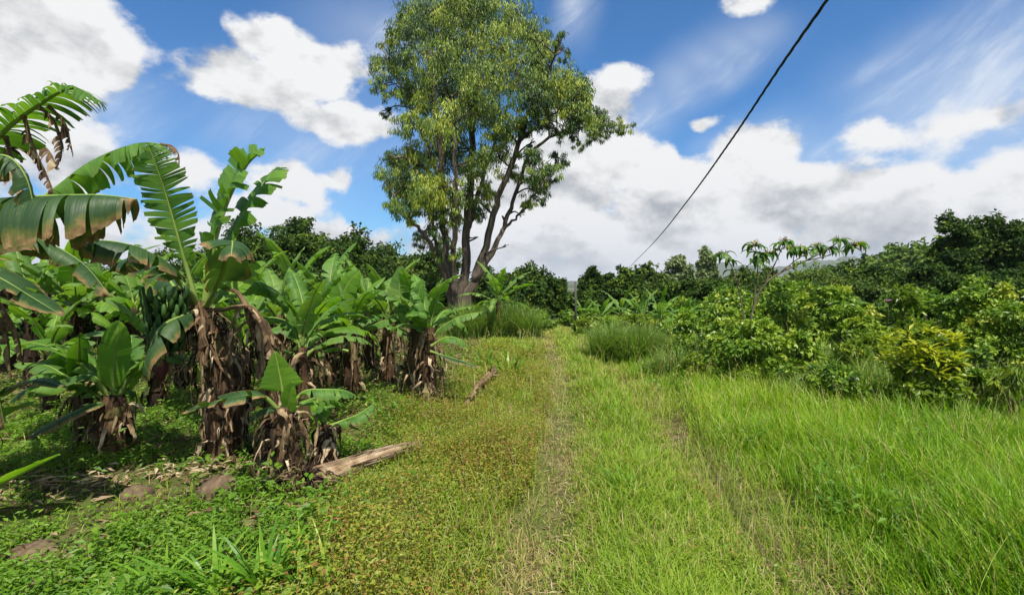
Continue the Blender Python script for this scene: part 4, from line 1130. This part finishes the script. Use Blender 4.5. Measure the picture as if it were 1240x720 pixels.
# ------------------------------------------------------------------ rocks and soil clods
def rock(px, py, sx, sy, sz_, label, seed):
    p = G(px, py); g = np.random.default_rng(seed); mb = MB()
    n, k = 16, 9; V = []
    for i in range(k + 1):
        ph = math.pi * i / k
        for j in range(n):
            th = j / n * 6.283; d = np.array([math.sin(ph) * math.cos(th), math.sin(ph) * math.sin(th), math.cos(ph)])
            f = 1 + .16 * math.sin(3 * d[0] + seed) * math.cos(4 * d[1] + 2 * seed) + .1 * math.sin(7 * d[2] + 5 * d[0]) + .03 * g.normal()
            V.append(p + d * f * np.array([sx, sy, sz_]))
    F = [(i * n + j, (i + 1) * n + j, (i + 1) * n + (j + 1) % n, i * n + (j + 1) % n) for i in range(k) for j in range(n)]
    mb.add(V, F, .5, [(v[0] * 3, v[2] * 3) for v in V]); o = mb.build('rock', M['rock']); return tag(o, label, 'rock')
rock(266, 596, .14, .12, .13, 'rounded brown rock half in shade beside the litter, below the tallest banana stem', 2)
rock(165, 600, .11, .1, .07, 'lumpy brown clod among the pale straw litter', 5)
rock(42, 668, .13, .10, .05, 'flat mossy earth-coloured rock in the ground cover at lower left', 8)
rock(100, 672, .08, .07, .04, 'small earth-brown rock just right of the flat mossy one', 11)

# ------------------------------------------------------------------ ground vegetation (uncountable)
g = np.random.default_rng(99)
def scatter(n, r0, r1, a0, a1, power):
    """points around the viewpoint, thinning out with distance"""
    u = g.random(n)
    e = 2 - power
    r = (r0 ** e + u * (r1 ** e - r0 ** e)) ** (1 / e) if abs(e) > 1e-6 else r0 * (r1 / r0) ** u
    a = np.radians(g.uniform(a0, a1, n)); return r * np.sin(a), r * np.cos(a), r
def onground(x, y): return np.stack([x, y, hz(x, y)], 1)
def grovef(x, y):
    """1 inside the banana grove (left), 0 outside"""
    edge = np.interp(y, [0, 2.5, 4, 5, 6.5, 8, 10, 14], [-.9, -1.1, -1.25, -1.35, -1.35, -.9, -.75, -.6])
    return 1 / (1 + np.exp((x - edge + .5 * (vn(x, y, .8, 3) - .5)) / .12))

# tall grass on the right
x, y, r = scatter(300000, 1.3, 22, -12, 62, 1.35)
xl, xr = tracks(y)
d = x - xr - .22 + .35 * (vn(x, y, .9, 1) - .5)
keep = (d > 0) & (g.random(len(x)) < .35 + .65 * np.clip(d / .5, 0, 1)) & ((y < 12.5) | (x > 3)) 
x, y, r, d = x[keep], y[keep], r[keep], d[keep]
H = (.16 + (.28 + .36 * np.clip((5.6 - r) / 2.4, 0, 1)) * np.clip(d / 1.1, 0, 1) ** 1.1) * g.uniform(.5, 1.15, len(x)) * (.55 + .8 * vn(x, y, .5, 2))
W = np.maximum(.0105, .0019 * r) * g.uniform(.6, 1.3, len(x))
wind = 2.6 + 1.3 * (vn(x, y, 1.1, 5) - .5)
A = np.where(g.random(len(x)) < .38, wind + g.normal(0, .7, len(x)), g.random(len(x)) * 6.28)
rn = np.clip(g.normal(.42, .19, len(x)) + .5 * (vn(x, y, 1.3, 6) - .5) + .25 * (vn(x, y, .35, 26) - .5), 0, 1); rn = np.where(g.random(len(x)) < .09, g.uniform(.9, 1, len(x)), np.minimum(rn, .88))
o = card_obj('tall_grass', [blades(onground(x, y) - UP * .02, H, W, A, g.uniform(.15, .75, len(x)), rn, 4)], M['grass_tall'])
tag(o, 'bright green knee-high grass filling the right side of the track', 'grass', kind='stuff')

# short grass: ridge between the ruts, verges, thin dry growth in the ruts
x, y, r = scatter(520000, 1.3, 24, -60, 45, 1.35)
xl, xr = tracks(y)
rutL = np.exp(-((x - xl) / .17) ** 2); rutR = np.exp(-((x - xr) / .2) ** 2)
mid = (x > xl) & (x < xr); gf = grovef(x, y)
dens = np.where(mid, 1.0, .5 + .5 * (y > 6)) * (1 - .02 * rutL) * (1 - .1 * rutR) * (1 - .9 * gf) * np.where(x > xr + .35, .12, 1) * (.5 + .7 * vn(x, y, .3, 7))
keep = (g.random(len(x)) < dens) & (y < 22)
x, y, r = x[keep], y[keep], r[keep]; xl, xr = tracks(y); rutL = np.exp(-((x - xl) / .25) ** 2); rutR = np.exp(-((x - xr) / .25) ** 2); mid = (x > xl) & (x < xr)
Hm = np.where(mid, .06 + .13 * np.clip(1 - abs(x - (xl + xr) / 2) / .6, 0, 1), .11)
H = Hm * (1 - .4 * rutL) * g.uniform(.5, 1.4, len(x)) * (.7 + .7 * vn(x, y, .4, 8))
W = np.maximum(.006, .0012 * r) * g.uniform(.6, 1.4, len(x)) * np.where(mid, 1.25, 1)
rn = np.clip(g.normal(.5, .15, len(x)) + .22 * (vn(x, y, .7, 9) - .5), 0, .86)
dryp = .06 + .6 * rutL + .3 * rutR + .14 * (vn(x, y, .5, 10) > .7) + .05 * (y > 8)
rn = np.where(g.random(len(x)) < dryp, g.uniform(.84, 1, len(x)), rn)
o = card_obj('short_grass', [blades(onground(x, y) - UP * .01, H, W, g.random(len(x)) * 6.28, g.uniform(.3, 1.1, len(x)), rn, 3)], M['grass_short'])
tag(o, 'short yellow-green grass on the ridge between the wheel ruts and on the verges', 'grass', kind='stuff')

x, y, r = scatter(60000, 1.4, 14, -20, 45, 1.3); xl, xr = tracks(y)
keep = g.random(len(x)) < .5 * np.exp(-((x - xl) / .25) ** 2) + .4 * np.exp(-((x - xr) / .25) ** 2) + .05 * (x > xl) * (x < xr); x, y, r = x[keep], y[keep], r[keep]; m = len(x)
a = g.random(m) * 6.28; L = g.uniform(.015, .09, m); D = np.stack([np.cos(a), np.sin(a), g.uniform(-.1, .35, m)], 1)
o = card_obj('rut_litter', [cards(onground(x, y) + UP * g.uniform(.002, .02, m)[:, None], D, nrm(rdir(m, g) * .4 + UP), L, np.maximum(L * .12, .0014 * r), np.clip(g.normal(.5, .25, m), 0, 1), .1)], M['straw'])
tag(o, 'flattened dry straw and dead grass in the wheel ruts', 'litter', kind='stuff')

# taller wisps with seed heads by the ruts
x, y, r = scatter(24000, 1.6, 13, -25, 60, 1.0)
xl, xr = tracks(y); dd = np.minimum(abs(x - xl + .35), abs(x - xr))
keep = g.random(len(x)) < np.exp(-(dd / .3) ** 2) * (vn(x, y, .45, 11) > .4) + .10 * (x > xr + .3)
x, y, r = x[keep], y[keep], r[keep]
H = g.uniform(.2, .42, len(x)) + .22 * (x > xr[keep] + .4); W = np.maximum(.0035, .0009 * r)
o = card_obj('seeding_grass', [blades(onground(x, y), H, W, g.random(len(x)) * 6.28, g.uniform(.2, .8, len(x)), g.uniform(.6, 1, len(x)), 5)], M['grass_short'])
tag(o, 'thin straw-coloured seeding grass stalks along the wheel ruts', 'grass', kind='stuff')

x, y, r = scatter(5200, 2, 13, -30, 60, 1.0); xl, xr = tracks(y)
keep = g.random(len(x)) < .35 * (x > xr + .3) + .3 * (x < xl - .2) * (1 - grovef(x, y)); x, y, r = x[keep], y[keep], r[keep]; m = len(x)
H = g.uniform(.28, .55, m) * np.where(x > tracks(y)[1], 1.25, .7); A = g.random(m) * 6.28; B = onground(x, y)
st_ = blades(B, H, np.maximum(.0028, .0008 * r), A, np.full(m, .25), g.uniform(.8, 1, m), 4)
k = np.repeat(np.arange(m), 9); t = np.tile(np.linspace(.72, 1, 9), m); a2 = g.random(len(k)) * 6.28
pp = B[k] + np.stack([np.cos(A[k]) * H[k] * .25 * t ** 1.8, np.sin(A[k]) * H[k] * .25 * t ** 1.8, H[k] * (t - .9 * .25 * .45 * t ** 2.2)], 1)
hd = cards(pp, np.stack([np.cos(a2) * .6, np.sin(a2) * .6, np.ones(len(k))], 1), rdir(len(k), g), np.maximum(.018, .003 * r[k]), np.maximum(.004, .0011 * r[k]), g.uniform(.86, 1, len(k)), .1)
o = card_obj('seed_heads', [st_, hd], M['grass_short']); tag(o, 'straw-coloured grass seed heads standing over the green grass', 'grass', kind='stuff')

# tall grass banks at the end of the path, either side
def bank(n, cx, cy, sx, sy, h, label, seed):
    gg = np.random.default_rng(seed)
    nc = max(7, int(60 * sx * sy)); ci = gg.integers(0, nc, n); ccx = cx + gg.uniform(-1.5, 1.5, nc) * sx; ccy = cy + gg.uniform(-1.5, 1.5, nc) * sy; chh = gg.uniform(.45, 1.1, nc)
    x = ccx[ci] + gg.normal(size=n) * .13; y = ccy[ci] + gg.normal(size=n) * .13
    H = h * gg.uniform(.4, 1.15, n) * chh[ci]; W = np.full(n, .018) * gg.uniform(.6, 1.4, n)
    A = gg.random(n) * 6.28
    o = card_obj('grass_clump', [blades(onground(x, y) - UP * .02, H, W, A, gg.uniform(.2, 1.0, n), np.clip(gg.normal(.45, .2, n), 0, 1), 4)], M['grass_bank'])
    tag(o, label, 'grass', kind='stuff')
bank(9000, -.55, 14.6, .75, .8, 1.15, 'tall reedy grass on the left of the path end below the eucalyptus', 1)
bank(8000, 2.3, 10.2, .38, .6, .85, 'tall seeding grass clump on the right near the path end', 2)
bank(4500, 2.9, 9.0, .3, .4, .62, 'loose grass clump between the path end and the green bushes', 3)
bank(3000, 4.6, 7.2, .4, .3, .95, 'long grass growing up through the straggly shrub', 4)
bank(2200, 4.35, 5.9, .8, .25, .8, 'taller grass standing in front of the yellow-topped shrub', 5)

bank(2600, 4.3, 6.6, .75, .35, .75, 'lime-green grass standing between the low dark shrub and the yellow-topped shrub', 6)
bank(1800, 5.9, 6.1, .5, .3, .7, 'grass growing between the yellow-topped shrub and the right edge', 7)
bank(2200, 3.6, 8.4, .7, .3, .7, 'long grass along the foot of the dense glossy bush', 8)
# low weeds left of the path
_open = [G(266, 596), G(165, 600), G(42, 668), G(100, 672), G(385, 596), G(400, 592), G(370, 592), G(440, 575), G(470, 560), G(180, 610), G(140, 612), G(215, 590)]
def clear(x, y):
    k = np.ones(len(x))
    for p in _open: k = np.minimum(k, 1 - np.exp(-(((x - p[0]) / .14) ** 2 + ((y - p[1] + .05) / .15) ** 2)))
    return k ** 2
def weeds(n, r0, r1, a0, a1, region, hmax, leafL, mat, name, label, per=9, spread=.05, rmean=.45, power=1.3):
    x, y, r = scatter(n, r0, r1, a0, a1, power)
    keep = region(x, y) & (g.random(len(x)) < clear(x, y)); x, y, r = x[keep], y[keep], r[keep]
    h = hmax * g.uniform(.3, 1.1, len(x)) * (.25 + 1.5 * vn(x, y, .38, 12) ** 1.5)
    B = onground(x, y); k = np.repeat(np.arange(len(x)), per); m = len(k)
    t = np.tile((np.arange(per) + .5) / per, len(x)) + g.uniform(-.06, .06, m)
    a = g.random(m) * 6.28; rad = spread * g.uniform(.3, 1, m) * (1.1 - .5 * t)
    p = B[k] + np.stack([np.cos(a) * rad, np.sin(a) * rad, h[k] * t], 1) + np.stack([np.cos(k * 1.3), np.sin(k * 1.3), 0 * k], 1) * (t * .03)[:, None]
    D = np.stack([np.cos(a), np.sin(a), g.uniform(-.5, .6, m)], 1); N = nrm(rdir(m, g) * .45 + UP)
    L = np.maximum(leafL, .0045 * r[k]) * g.uniform(.5, 1.3, m)
    rn = np.clip(g.normal(rmean, .15, m) + .3 * (vn(x, y, .5, 13)[k] - .5), 0, 1)
    rn = np.where(g.random(m) < .11 + .17 * (vn(x, y, .6, 31)[k] > .6), g.uniform(.84, 1, m), np.minimum(rn, .8)) if mat == 'weed' else rn
    leaves_ = cards(p, D, N, L, L * .5, rn, .2)
    stems_ = blades(B - UP * .01, h * 1.02, np.maximum(.003, .0008 * r), g.random(len(x)) * 6.28, g.uniform(.05, .25, len(x)), np.clip(g.uniform(.5, 1, len(x)), 0, 1), 3)
    o = card_obj(name, [leaves_, stems_], M[mat]); tag(o, label, 'weeds', kind='stuff')
def reg_weed(x, y):
    xl, xr = tracks(y); gf = grovef(x, y)
    return (x < xl - .05 - .25 * vn(x, y, .6, 14)) & (g.random(len(x)) < (1 - gf) * (.35 + .75 * vn(x, y, .4, 15))) & (g.random(len(x)) < np.clip(1.5 - y / 11, .05, 1))
weeds(52000, 1.4, 12, -50, 16, reg_weed, .27, .027, 'weed', 'low_weeds', 'olive and reddish small-leaved weeds covering the verge left of the path', power=1.25)
def reg_cover(x, y):
    gf = grovef(x, y)
    bare = vn(x, y, 1.0, 16) + .35 * vn(x, y, .3, 17)
    p_ = np.exp(-((y - 4.1 - .18 * (x + 2.4)) / .35) ** 2) * (x < -1.7)       # litter strip kept open
    return (g.random(len(x)) < gf * np.clip((1.0 - bare) * 3.0, .04, 1) * (1 - .85 * p_) * np.clip(1.3 - y / 6.5, .05, 1))
weeds(60000, 1.4, 12, -62, 0, reg_cover, .13, .036, 'cover', 'ground_cover', 'bright green ground-cover plants under the banana plants', per=8, spread=.06, rmean=.5, power=1.2)
def reg_broad(x, y):
    gf = grovef(x, y); return (g.random(len(x)) < gf * (vn(x, y, .7, 21) > .6) * (1 - .9 * np.exp(-((y - 4.1 - .18 * (x + 2.4)) / .4) ** 2)) * np.clip(1.3 - y / 8, .1, 1)) | (g.random(len(x)) < (1 - gf) * (x < tracks(y)[0] - .5) * (vn(x, y, .5, 22) > .72) * .5)
weeds(5200, 1.4, 11, -62, 8, reg_broad, .26, .062, 'cover', 'broad_leaved_weeds', 'taller broad-leaved weeds in patches between the banana plants', per=9, spread=.09, rmean=.42, power=1.2)
def reg_right(x, y):
    return (x > tracks(y)[1] + .3) & (vn(x, y, .8, 41) > .6) & (g.random(len(x)) < .6)
weeds(3600, 1.6, 10, 8, 62, reg_right, .4, .05, 'cover', 'broad_leaved_weeds', 'broad-leaved weeds growing up through the tall grass on the right', per=12, spread=.07, rmean=.4, power=1.2)
def reg_mid(x, y):
    xl, xr = tracks(y); return ((x > xl + .2) & (x < xr - .1) | (x > xr + .1) & (x < xr + .6)) & (g.random(len(x)) < .25)
weeds(16000, 1.4, 9, -10, 45, reg_mid, .14, .022, 'weed', 'ridge_weeds', 'scattered small weeds among the grass of the ridge between the ruts', power=1.2)

# dry litter under the grove
def litter():
    n = 42000
    x, y, r = scatter(n, 1.8, 13, -62, -2, .9)
    gf = grovef(x, y)
    strip = np.exp(-((y - 4.1 - .18 * (x + 2.4)) / .3) ** 2) * (x < -1.6)
    mulch = np.exp(-((x + 2.4) / 2.0) ** 2 - ((y - 9.8) / 1.6) ** 2)
    keep = g.random(n) < gf * (.22 + .5 * np.clip((y - 5.5) / 2, 0, 1) + .75 * strip + .9 * mulch) * (.4 + vn(x, y, .5, 18))  # real litter, made denser farther back to darken the floor like shade
    x, y, r, strip = x[keep], y[keep], r[keep], strip[keep]; m = len(x)
    a = g.random(m) * 6.28; L = g.uniform(.03, .2, m) * g.uniform(.5, 1, m); D = np.stack([np.cos(a), np.sin(a), g.uniform(-.1, .25, m)], 1)
    V = cards(onground(x, y) + UP * g.uniform(.005, .05, m)[:, None], D, nrm(rdir(m, g) * .5 + UP), L, np.minimum(L * .28, .035) * g.uniform(.4, 1.2, m), np.clip(g.normal(.35, .2, m) + .3 * strip, 0, 1), .25)
    o = card_obj('leaf_litter', [V], M['straw']); tag(o, 'dry banana leaf litter and straw strewn under the plants', 'litter', kind='stuff')
litter()

# broad-bladed grass tufts in the lower left foreground
def tuft(px, py, n, h, w, label, seed, lean=(.3, .8), spread=.09):
    gg = np.random.default_rng(seed); p = G(px, py)
    a = gg.random(n) * 6.28; q = gg.random(n) ** .5 * spread
    x, y = p[0] + np.cos(a) * q, p[1] + np.sin(a) * q
    o = card_obj('grass_tuft', [blades(onground(x, y), h * gg.uniform(.5, 1.1, n), w * gg.uniform(.7, 1.2, n), a + gg.normal(size=n) * .5, gg.uniform(*lean, n), np.clip(gg.normal(.5, .22, n), 0, 1), 7)], M['broad'])
    tag(o, label, 'grass tuft')
tuft(322, 716, 34, .38, .034, 'broad-bladed grass tuft, the tallest one at the bottom edge', 1)
tuft(262, 719, 28, .33, .03, 'broad-bladed grass tuft at the bottom edge, left of the tallest tuft', 2, (.4, 1.0))
tuft(195, 722, 24, .27, .028, 'low spreading broad-bladed grass tuft, leftmost at the bottom edge', 3, (.6, 1.2))
tuft(378, 719, 20, .34, .024, 'slim leaning grass tuft at the bottom edge, right of the tallest tuft', 4, (.4, 1.0))
tuft(618, 452, 24, .42, .05, 'bright maize-like grass tuft on the left verge near the mulch bank', 5, (.3, .9), .2)
tuft(588, 446, 22, .40, .05, 'bright broad grass tuft between the eucalyptus side and the maize-like tuft', 6, (.3, .9), .2)
tuft(640, 430, 18, .40, .05, 'small broad grass tuft farthest along the left verge', 7, (.3, .9), .2)
tuft(760, 600, 40, .26, .014, 'denser grass tuft on the ridge between the ruts', 8, (.3, .9), .12)
tuft(612, 545, 40, .22, .012, 'dark green grass tuft beside the left rut', 9, (.3, .9), .12)

# ------------------------------------------------------------------ sky with clouds
def azel(px, py):
    d = ray(px, py); d = d / np.linalg.norm(d)
    return math.atan2(d[0], d[1]), math.asin(d[2])

SUN_AZ, SUN_EL = R(164), R(62)        # azimuth from ahead (+Y) towards the right (+X)

def build_world():
    w = bpy.data.worlds.new('World'); sc.world = w; w.use_nodes = True
    w.node_tree.nodes.clear(); n = NT(w.node_tree)
    sky = n.node('ShaderNodeTexSky', sky_type='NISHITA'); sky.sun_disc = False
    sky.sun_elevation = SUN_EL; sky.sun_rotation = SUN_AZ; sky.altitude = 300; sky.air_density = 1.0; sky.dust_density = .3; sky.ozone_density = 3.0
    tc = n.node('ShaderNodeTexCoord'); d = n.vmath('NORMALIZE', tc.outputs['Generated'])
    sep = n.node('ShaderNodeSeparateXYZ'); n.l.new(d, sep.inputs[0])
    az = n.math('ARCTAN2', sep.outputs[0], sep.outputs[1]); el = n.math('ARCSINE', sep.outputs[2])
    cb = n.node('ShaderNodeCombineXYZ'); n.l.new(az, cb.inputs[0]); n.l.new(el, cb.inputs[1]); ae = cb.outputs[0]
    # wobble the placement so that cloud edges are irregular
    wob = n.noise(d, 3.2, 3, .6, out=1)
    wv = n.vmath('SCALE', n.vmath('SUBTRACT', wob, (.5, .5, .5))); wv.node.inputs['Scale'].default_value = .14
    p = n.vmath('ADD', ae, wv)
    def blobs(lst, p):
        acc = None
        for (px, py, rx, ry, s) in lst:
            a0, e0 = azel(px, py); a1, _ = azel(px + rx, py); a2, _ = azel(px - rx, py); _, e1 = azel(px, py - ry); _, e2 = azel(px, py + ry)
            ra, re = abs(a1 - a2) / 2, abs(e1 - e2) / 2
            v = n.vmath('MULTIPLY', n.vmath('SUBTRACT', p, (a0, e0, 0)), (1 / ra, 1 / re, 0))
            L = n.vmath('LENGTH', v, None, 1)
            f = n.math('MULTIPLY', n.math('SUBTRACT', 1.0, L), s)
            acc = f if acc is None else n.math('SMOOTH_MAX', acc, f, .25)
        return acc
    cum = [(40, 40, 165, 105, 1.3), (115, 75, 80, 52, 1.1), (-60, 130, 200, 130, 1), (90, 205, 110, 65, .8), (230, 215, 85, 50, .8), (60, 270, 190, 60, .8),
           (300, 105, 105, 56, 1.1), (380, 78, 85, 48, 1.1), (322, 38, 42, 34, .9), (240, 150, 80, 40, .6), (425, 152, 62, 30, .9), (425, 212, 34, 18, .7), (355, 222, 60, 32, .8), (430, 275, 120, 24, .8), (330, 262, 90, 22, .6),
           (650, 240, 150, 70, 1.0), (735, 122, 30, 26, .75), (715, 165, 60, 46, 1.0), (765, 185, 40, 30, .8), (720, 190, 60, 45, 1.0), (800, 192, 30, 22, .8), (830, 235, 110, 45, 1.0), (925, 195, 62, 50, 1.1), (885, 245, 120, 60, 1.1), (1000, 250, 120, 50, 1.0),
           (1090, 245, 120, 50, .9), (1215, 225, 90, 55, 1.0), (1300, 220, 120, 70, 1), (862, 158, 22, 11, .6), (890, 8, 52, 22, .8), (1150, 150, 150, 22, .38), (700, 330, 420, 90, 1.4), (1150, 300, 350, 80, 1.3), (820, 265, 180, 60, 1.1), (690, 290, 160, 70, 1.1), (300, 320, 400, 40, 1), (1190, 135, 120, 34, .5), (1080, 165, 90, 24, .4)]
    def fbm(vec): return n.noise(vec, 4.4, 10, .58)
    stretch = (1, 1, 1.5)
    dv = n.vmath('MULTIPLY', d, stretch)
    n1 = fbm(dv)
    # light side: density a step towards the sun compared with here
    sx, sy, sz = math.sin(SUN_AZ) * math.cos(SUN_EL), math.cos(SUN_AZ) * math.cos(SUN_EL), math.sin(SUN_EL)
    n2 = fbm(n.vmath('ADD', dv, (.035 * sx, .035 * sy, .055)))
    mask = blobs(cum, p)
    # clouds elsewhere on the sky dome
    back = n.smooth(n.math('ABSOLUTE', az), 1.0, 1.4)
    mask = n.math('ADD', mask, n.math('MULTIPLY', back, 1.0)) if False else n.math('SMOOTH_MAX', mask, n.math('SUBTRACT', n.math('MULTIPLY', back, n.math('MULTIPLY', n.noise(d, 1.6, 2), 1.6)), .62), .1)
    dens = n.math('ADD', n.math('MINIMUM', mask, .6), n.math('MULTIPLY', n.math('SUBTRACT', n1, .51), 2.4))
    dens_up = n.math('ADD', n.math('MINIMUM', mask, .6), n.math('MULTIPLY', n.math('SUBTRACT', n2, .51), 2.4))
    a = n.smooth(n.math('ADD', dens, n.math('MULTIPLY', n.math('SUBTRACT', n.noise(dv, 17.0, 7, .62), .5), .75)), -.06, .30)
    lit = n.math('SUBTRACT', dens, dens_up)
    thick = n.smooth(dens, .25, 1.1)
    br = n.math('ADD', .985, n.math('MULTIPLY', lit, .9))
    br = n.math('SUBTRACT', br, n.math('SUBTRACT', n.math('MULTIPLY', thick, .11), n.math('MULTIPLY', n.math('SUBTRACT', n.noise(dv, 13.0, 6, .6), .5), .28)))
    low = n.math('SUBTRACT', 1.0, n.smooth(el, 0.0, .42))
    br = n.math('SUBTRACT', br, n.math('MULTIPLY', low, .0))
    br = n.math('MAXIMUM', n.math('MINIMUM', br, 1.0), .42)
    tone = n.mix(n.smooth(br, .5, .95), (.86, .92, 1.0), (1.0, 1.0, 1.0))
    CS = 7.4
    ccol = n.vmath('SCALE', tone); n.put(ccol.node.inputs['Scale'], n.math('MULTIPLY', n.math('POWER', br, 1.4), CS))
    # thin high streaks
    rot = n.node('ShaderNodeMapping'); rot.inputs['Rotation'].default_value = (0, 0, R(-38)); n.l.new(ae, rot.inputs[0])
    st2 = n.vmath('MULTIPLY', rot.outputs[0], (1.5, 4.6, 1))
    cir = n.smooth(n.noise(st2, 2.2, 6, .62, dist=.4), .46, .80)
    cmask = blobs([(780, 142, 62, 42, .75), (815, 116, 62, 42, .8), (850, 92, 62, 42, .8), (882, 68, 62, 42, .8), (908, 45, 60, 40, .7), (700, 25, 30, 50, .6), (1180, 120, 240, 130, 1.3), (1000, 190, 200, 60, .7), (460, 40, 120, 60, .7), (380, 180, 160, 100, .5), (140, 130, 120, 60, .5)], p)
    wisp = n.math('MULTIPLY', cir, n.smooth(cmask, -.1, .7)); veil = n.math('MULTIPLY', n.smooth(cmask, -.3, 1.1), .40)
    ca = n.math('ADD', n.math('MULTIPLY', wisp, .75), veil, clamp=True)
    skyc = n.mix(1.0, sky.outputs[0], (.36, .82, 1.17), 'MULTIPLY')
    c = n.mix(ca, skyc, (6.4, 6.9, 7.6))
    c = n.mix(a, c, ccol.node.outputs[0])
    c = n.mix(n.math('MULTIPLY', n.math('SUBTRACT', 1.0, n.smooth(el, -.01, .04)), .4), c, (5.6, 6.1, 6.8))
    bg = n.node('ShaderNodeBackground'); n.put(bg.inputs[0], c); bg.inputs[1].default_value = .086
    out = n.node('ShaderNodeOutputWorld'); n.l.new(bg.outputs[0], out.inputs[0])
    w.cycles.sampling_method = 'MANUAL'; w.cycles.sample_map_resolution = 512
build_world()

sl = bpy.data.lights.new('sun', 'SUN'); sl.energy = 5.0; sl.angle = R(.53); sl.color = (1.0, .94, .83)
so = bpy.data.objects.new('sun', sl); col.objects.link(so)
dvec = Vector((math.sin(SUN_AZ) * math.cos(SUN_EL), math.cos(SUN_AZ) * math.cos(SUN_EL), math.sin(SUN_EL)))
so.rotation_euler = (-dvec).to_track_quat('-Z', 'Y').to_euler(); so.location = (0, 0, 30)

# air: pale haze round everything
def haze():
    m, n = new_mat('haze'); v = n.node('ShaderNodeVolumePrincipled')
    v.inputs['Color'].default_value = (.80, .88, 1.0, 1); v.inputs['Density'].default_value = .00012; v.inputs['Anisotropy'].default_value = .2
    o = n.node('ShaderNodeOutputMaterial'); n.l.new(v.outputs[0], o.inputs['Volume'])
    s, lo, hi = 5200, -34, 225
    V = [(-s, -s, lo), (s, -s, lo), (s, s, lo), (-s, s, lo), (-s, -s, hi), (s, -s, hi), (s, s, hi), (-s, s, hi)]
    F = [(0, 3, 2, 1), (4, 5, 6, 7), (0, 1, 5, 4), (1, 2, 6, 5), (2, 3, 7, 6), (3, 0, 4, 7)]
    mb = MB(); mb.add(V, F); ob = mb.build('haze', m, smooth=False); tag(ob, kind='stuff')
HAZE = True
if HAZE: haze()

# ------------------------------------------------------------------ camera and render settings
cd = bpy.data.cameras.new('camera'); co = bpy.data.objects.new('camera', cd); col.objects.link(co)
co.location = CAM; co.rotation_euler = (math.pi / 2 - PITCH, 0, 0)
cd.sensor_width = 36; cd.lens = 36 * FPX / 1240; cd.clip_start = .05; cd.clip_end = 30000
sc.camera = co
sc.view_settings.view_transform = 'Standard'; sc.view_settings.look = 'None'; sc.view_settings.gamma = 1; sc.view_settings.exposure = 0.55
c = sc.cycles
c.max_bounces = 6; c.diffuse_bounces = 3; c.glossy_bounces = 2; c.transmission_bounces = 4; c.transparent_max_bounces = 8; c.volume_bounces = 0
c.use_denoising = True; c.caustics_reflective = False; c.caustics_refractive = False
c.use_adaptive_sampling = True; c.adaptive_threshold = .015
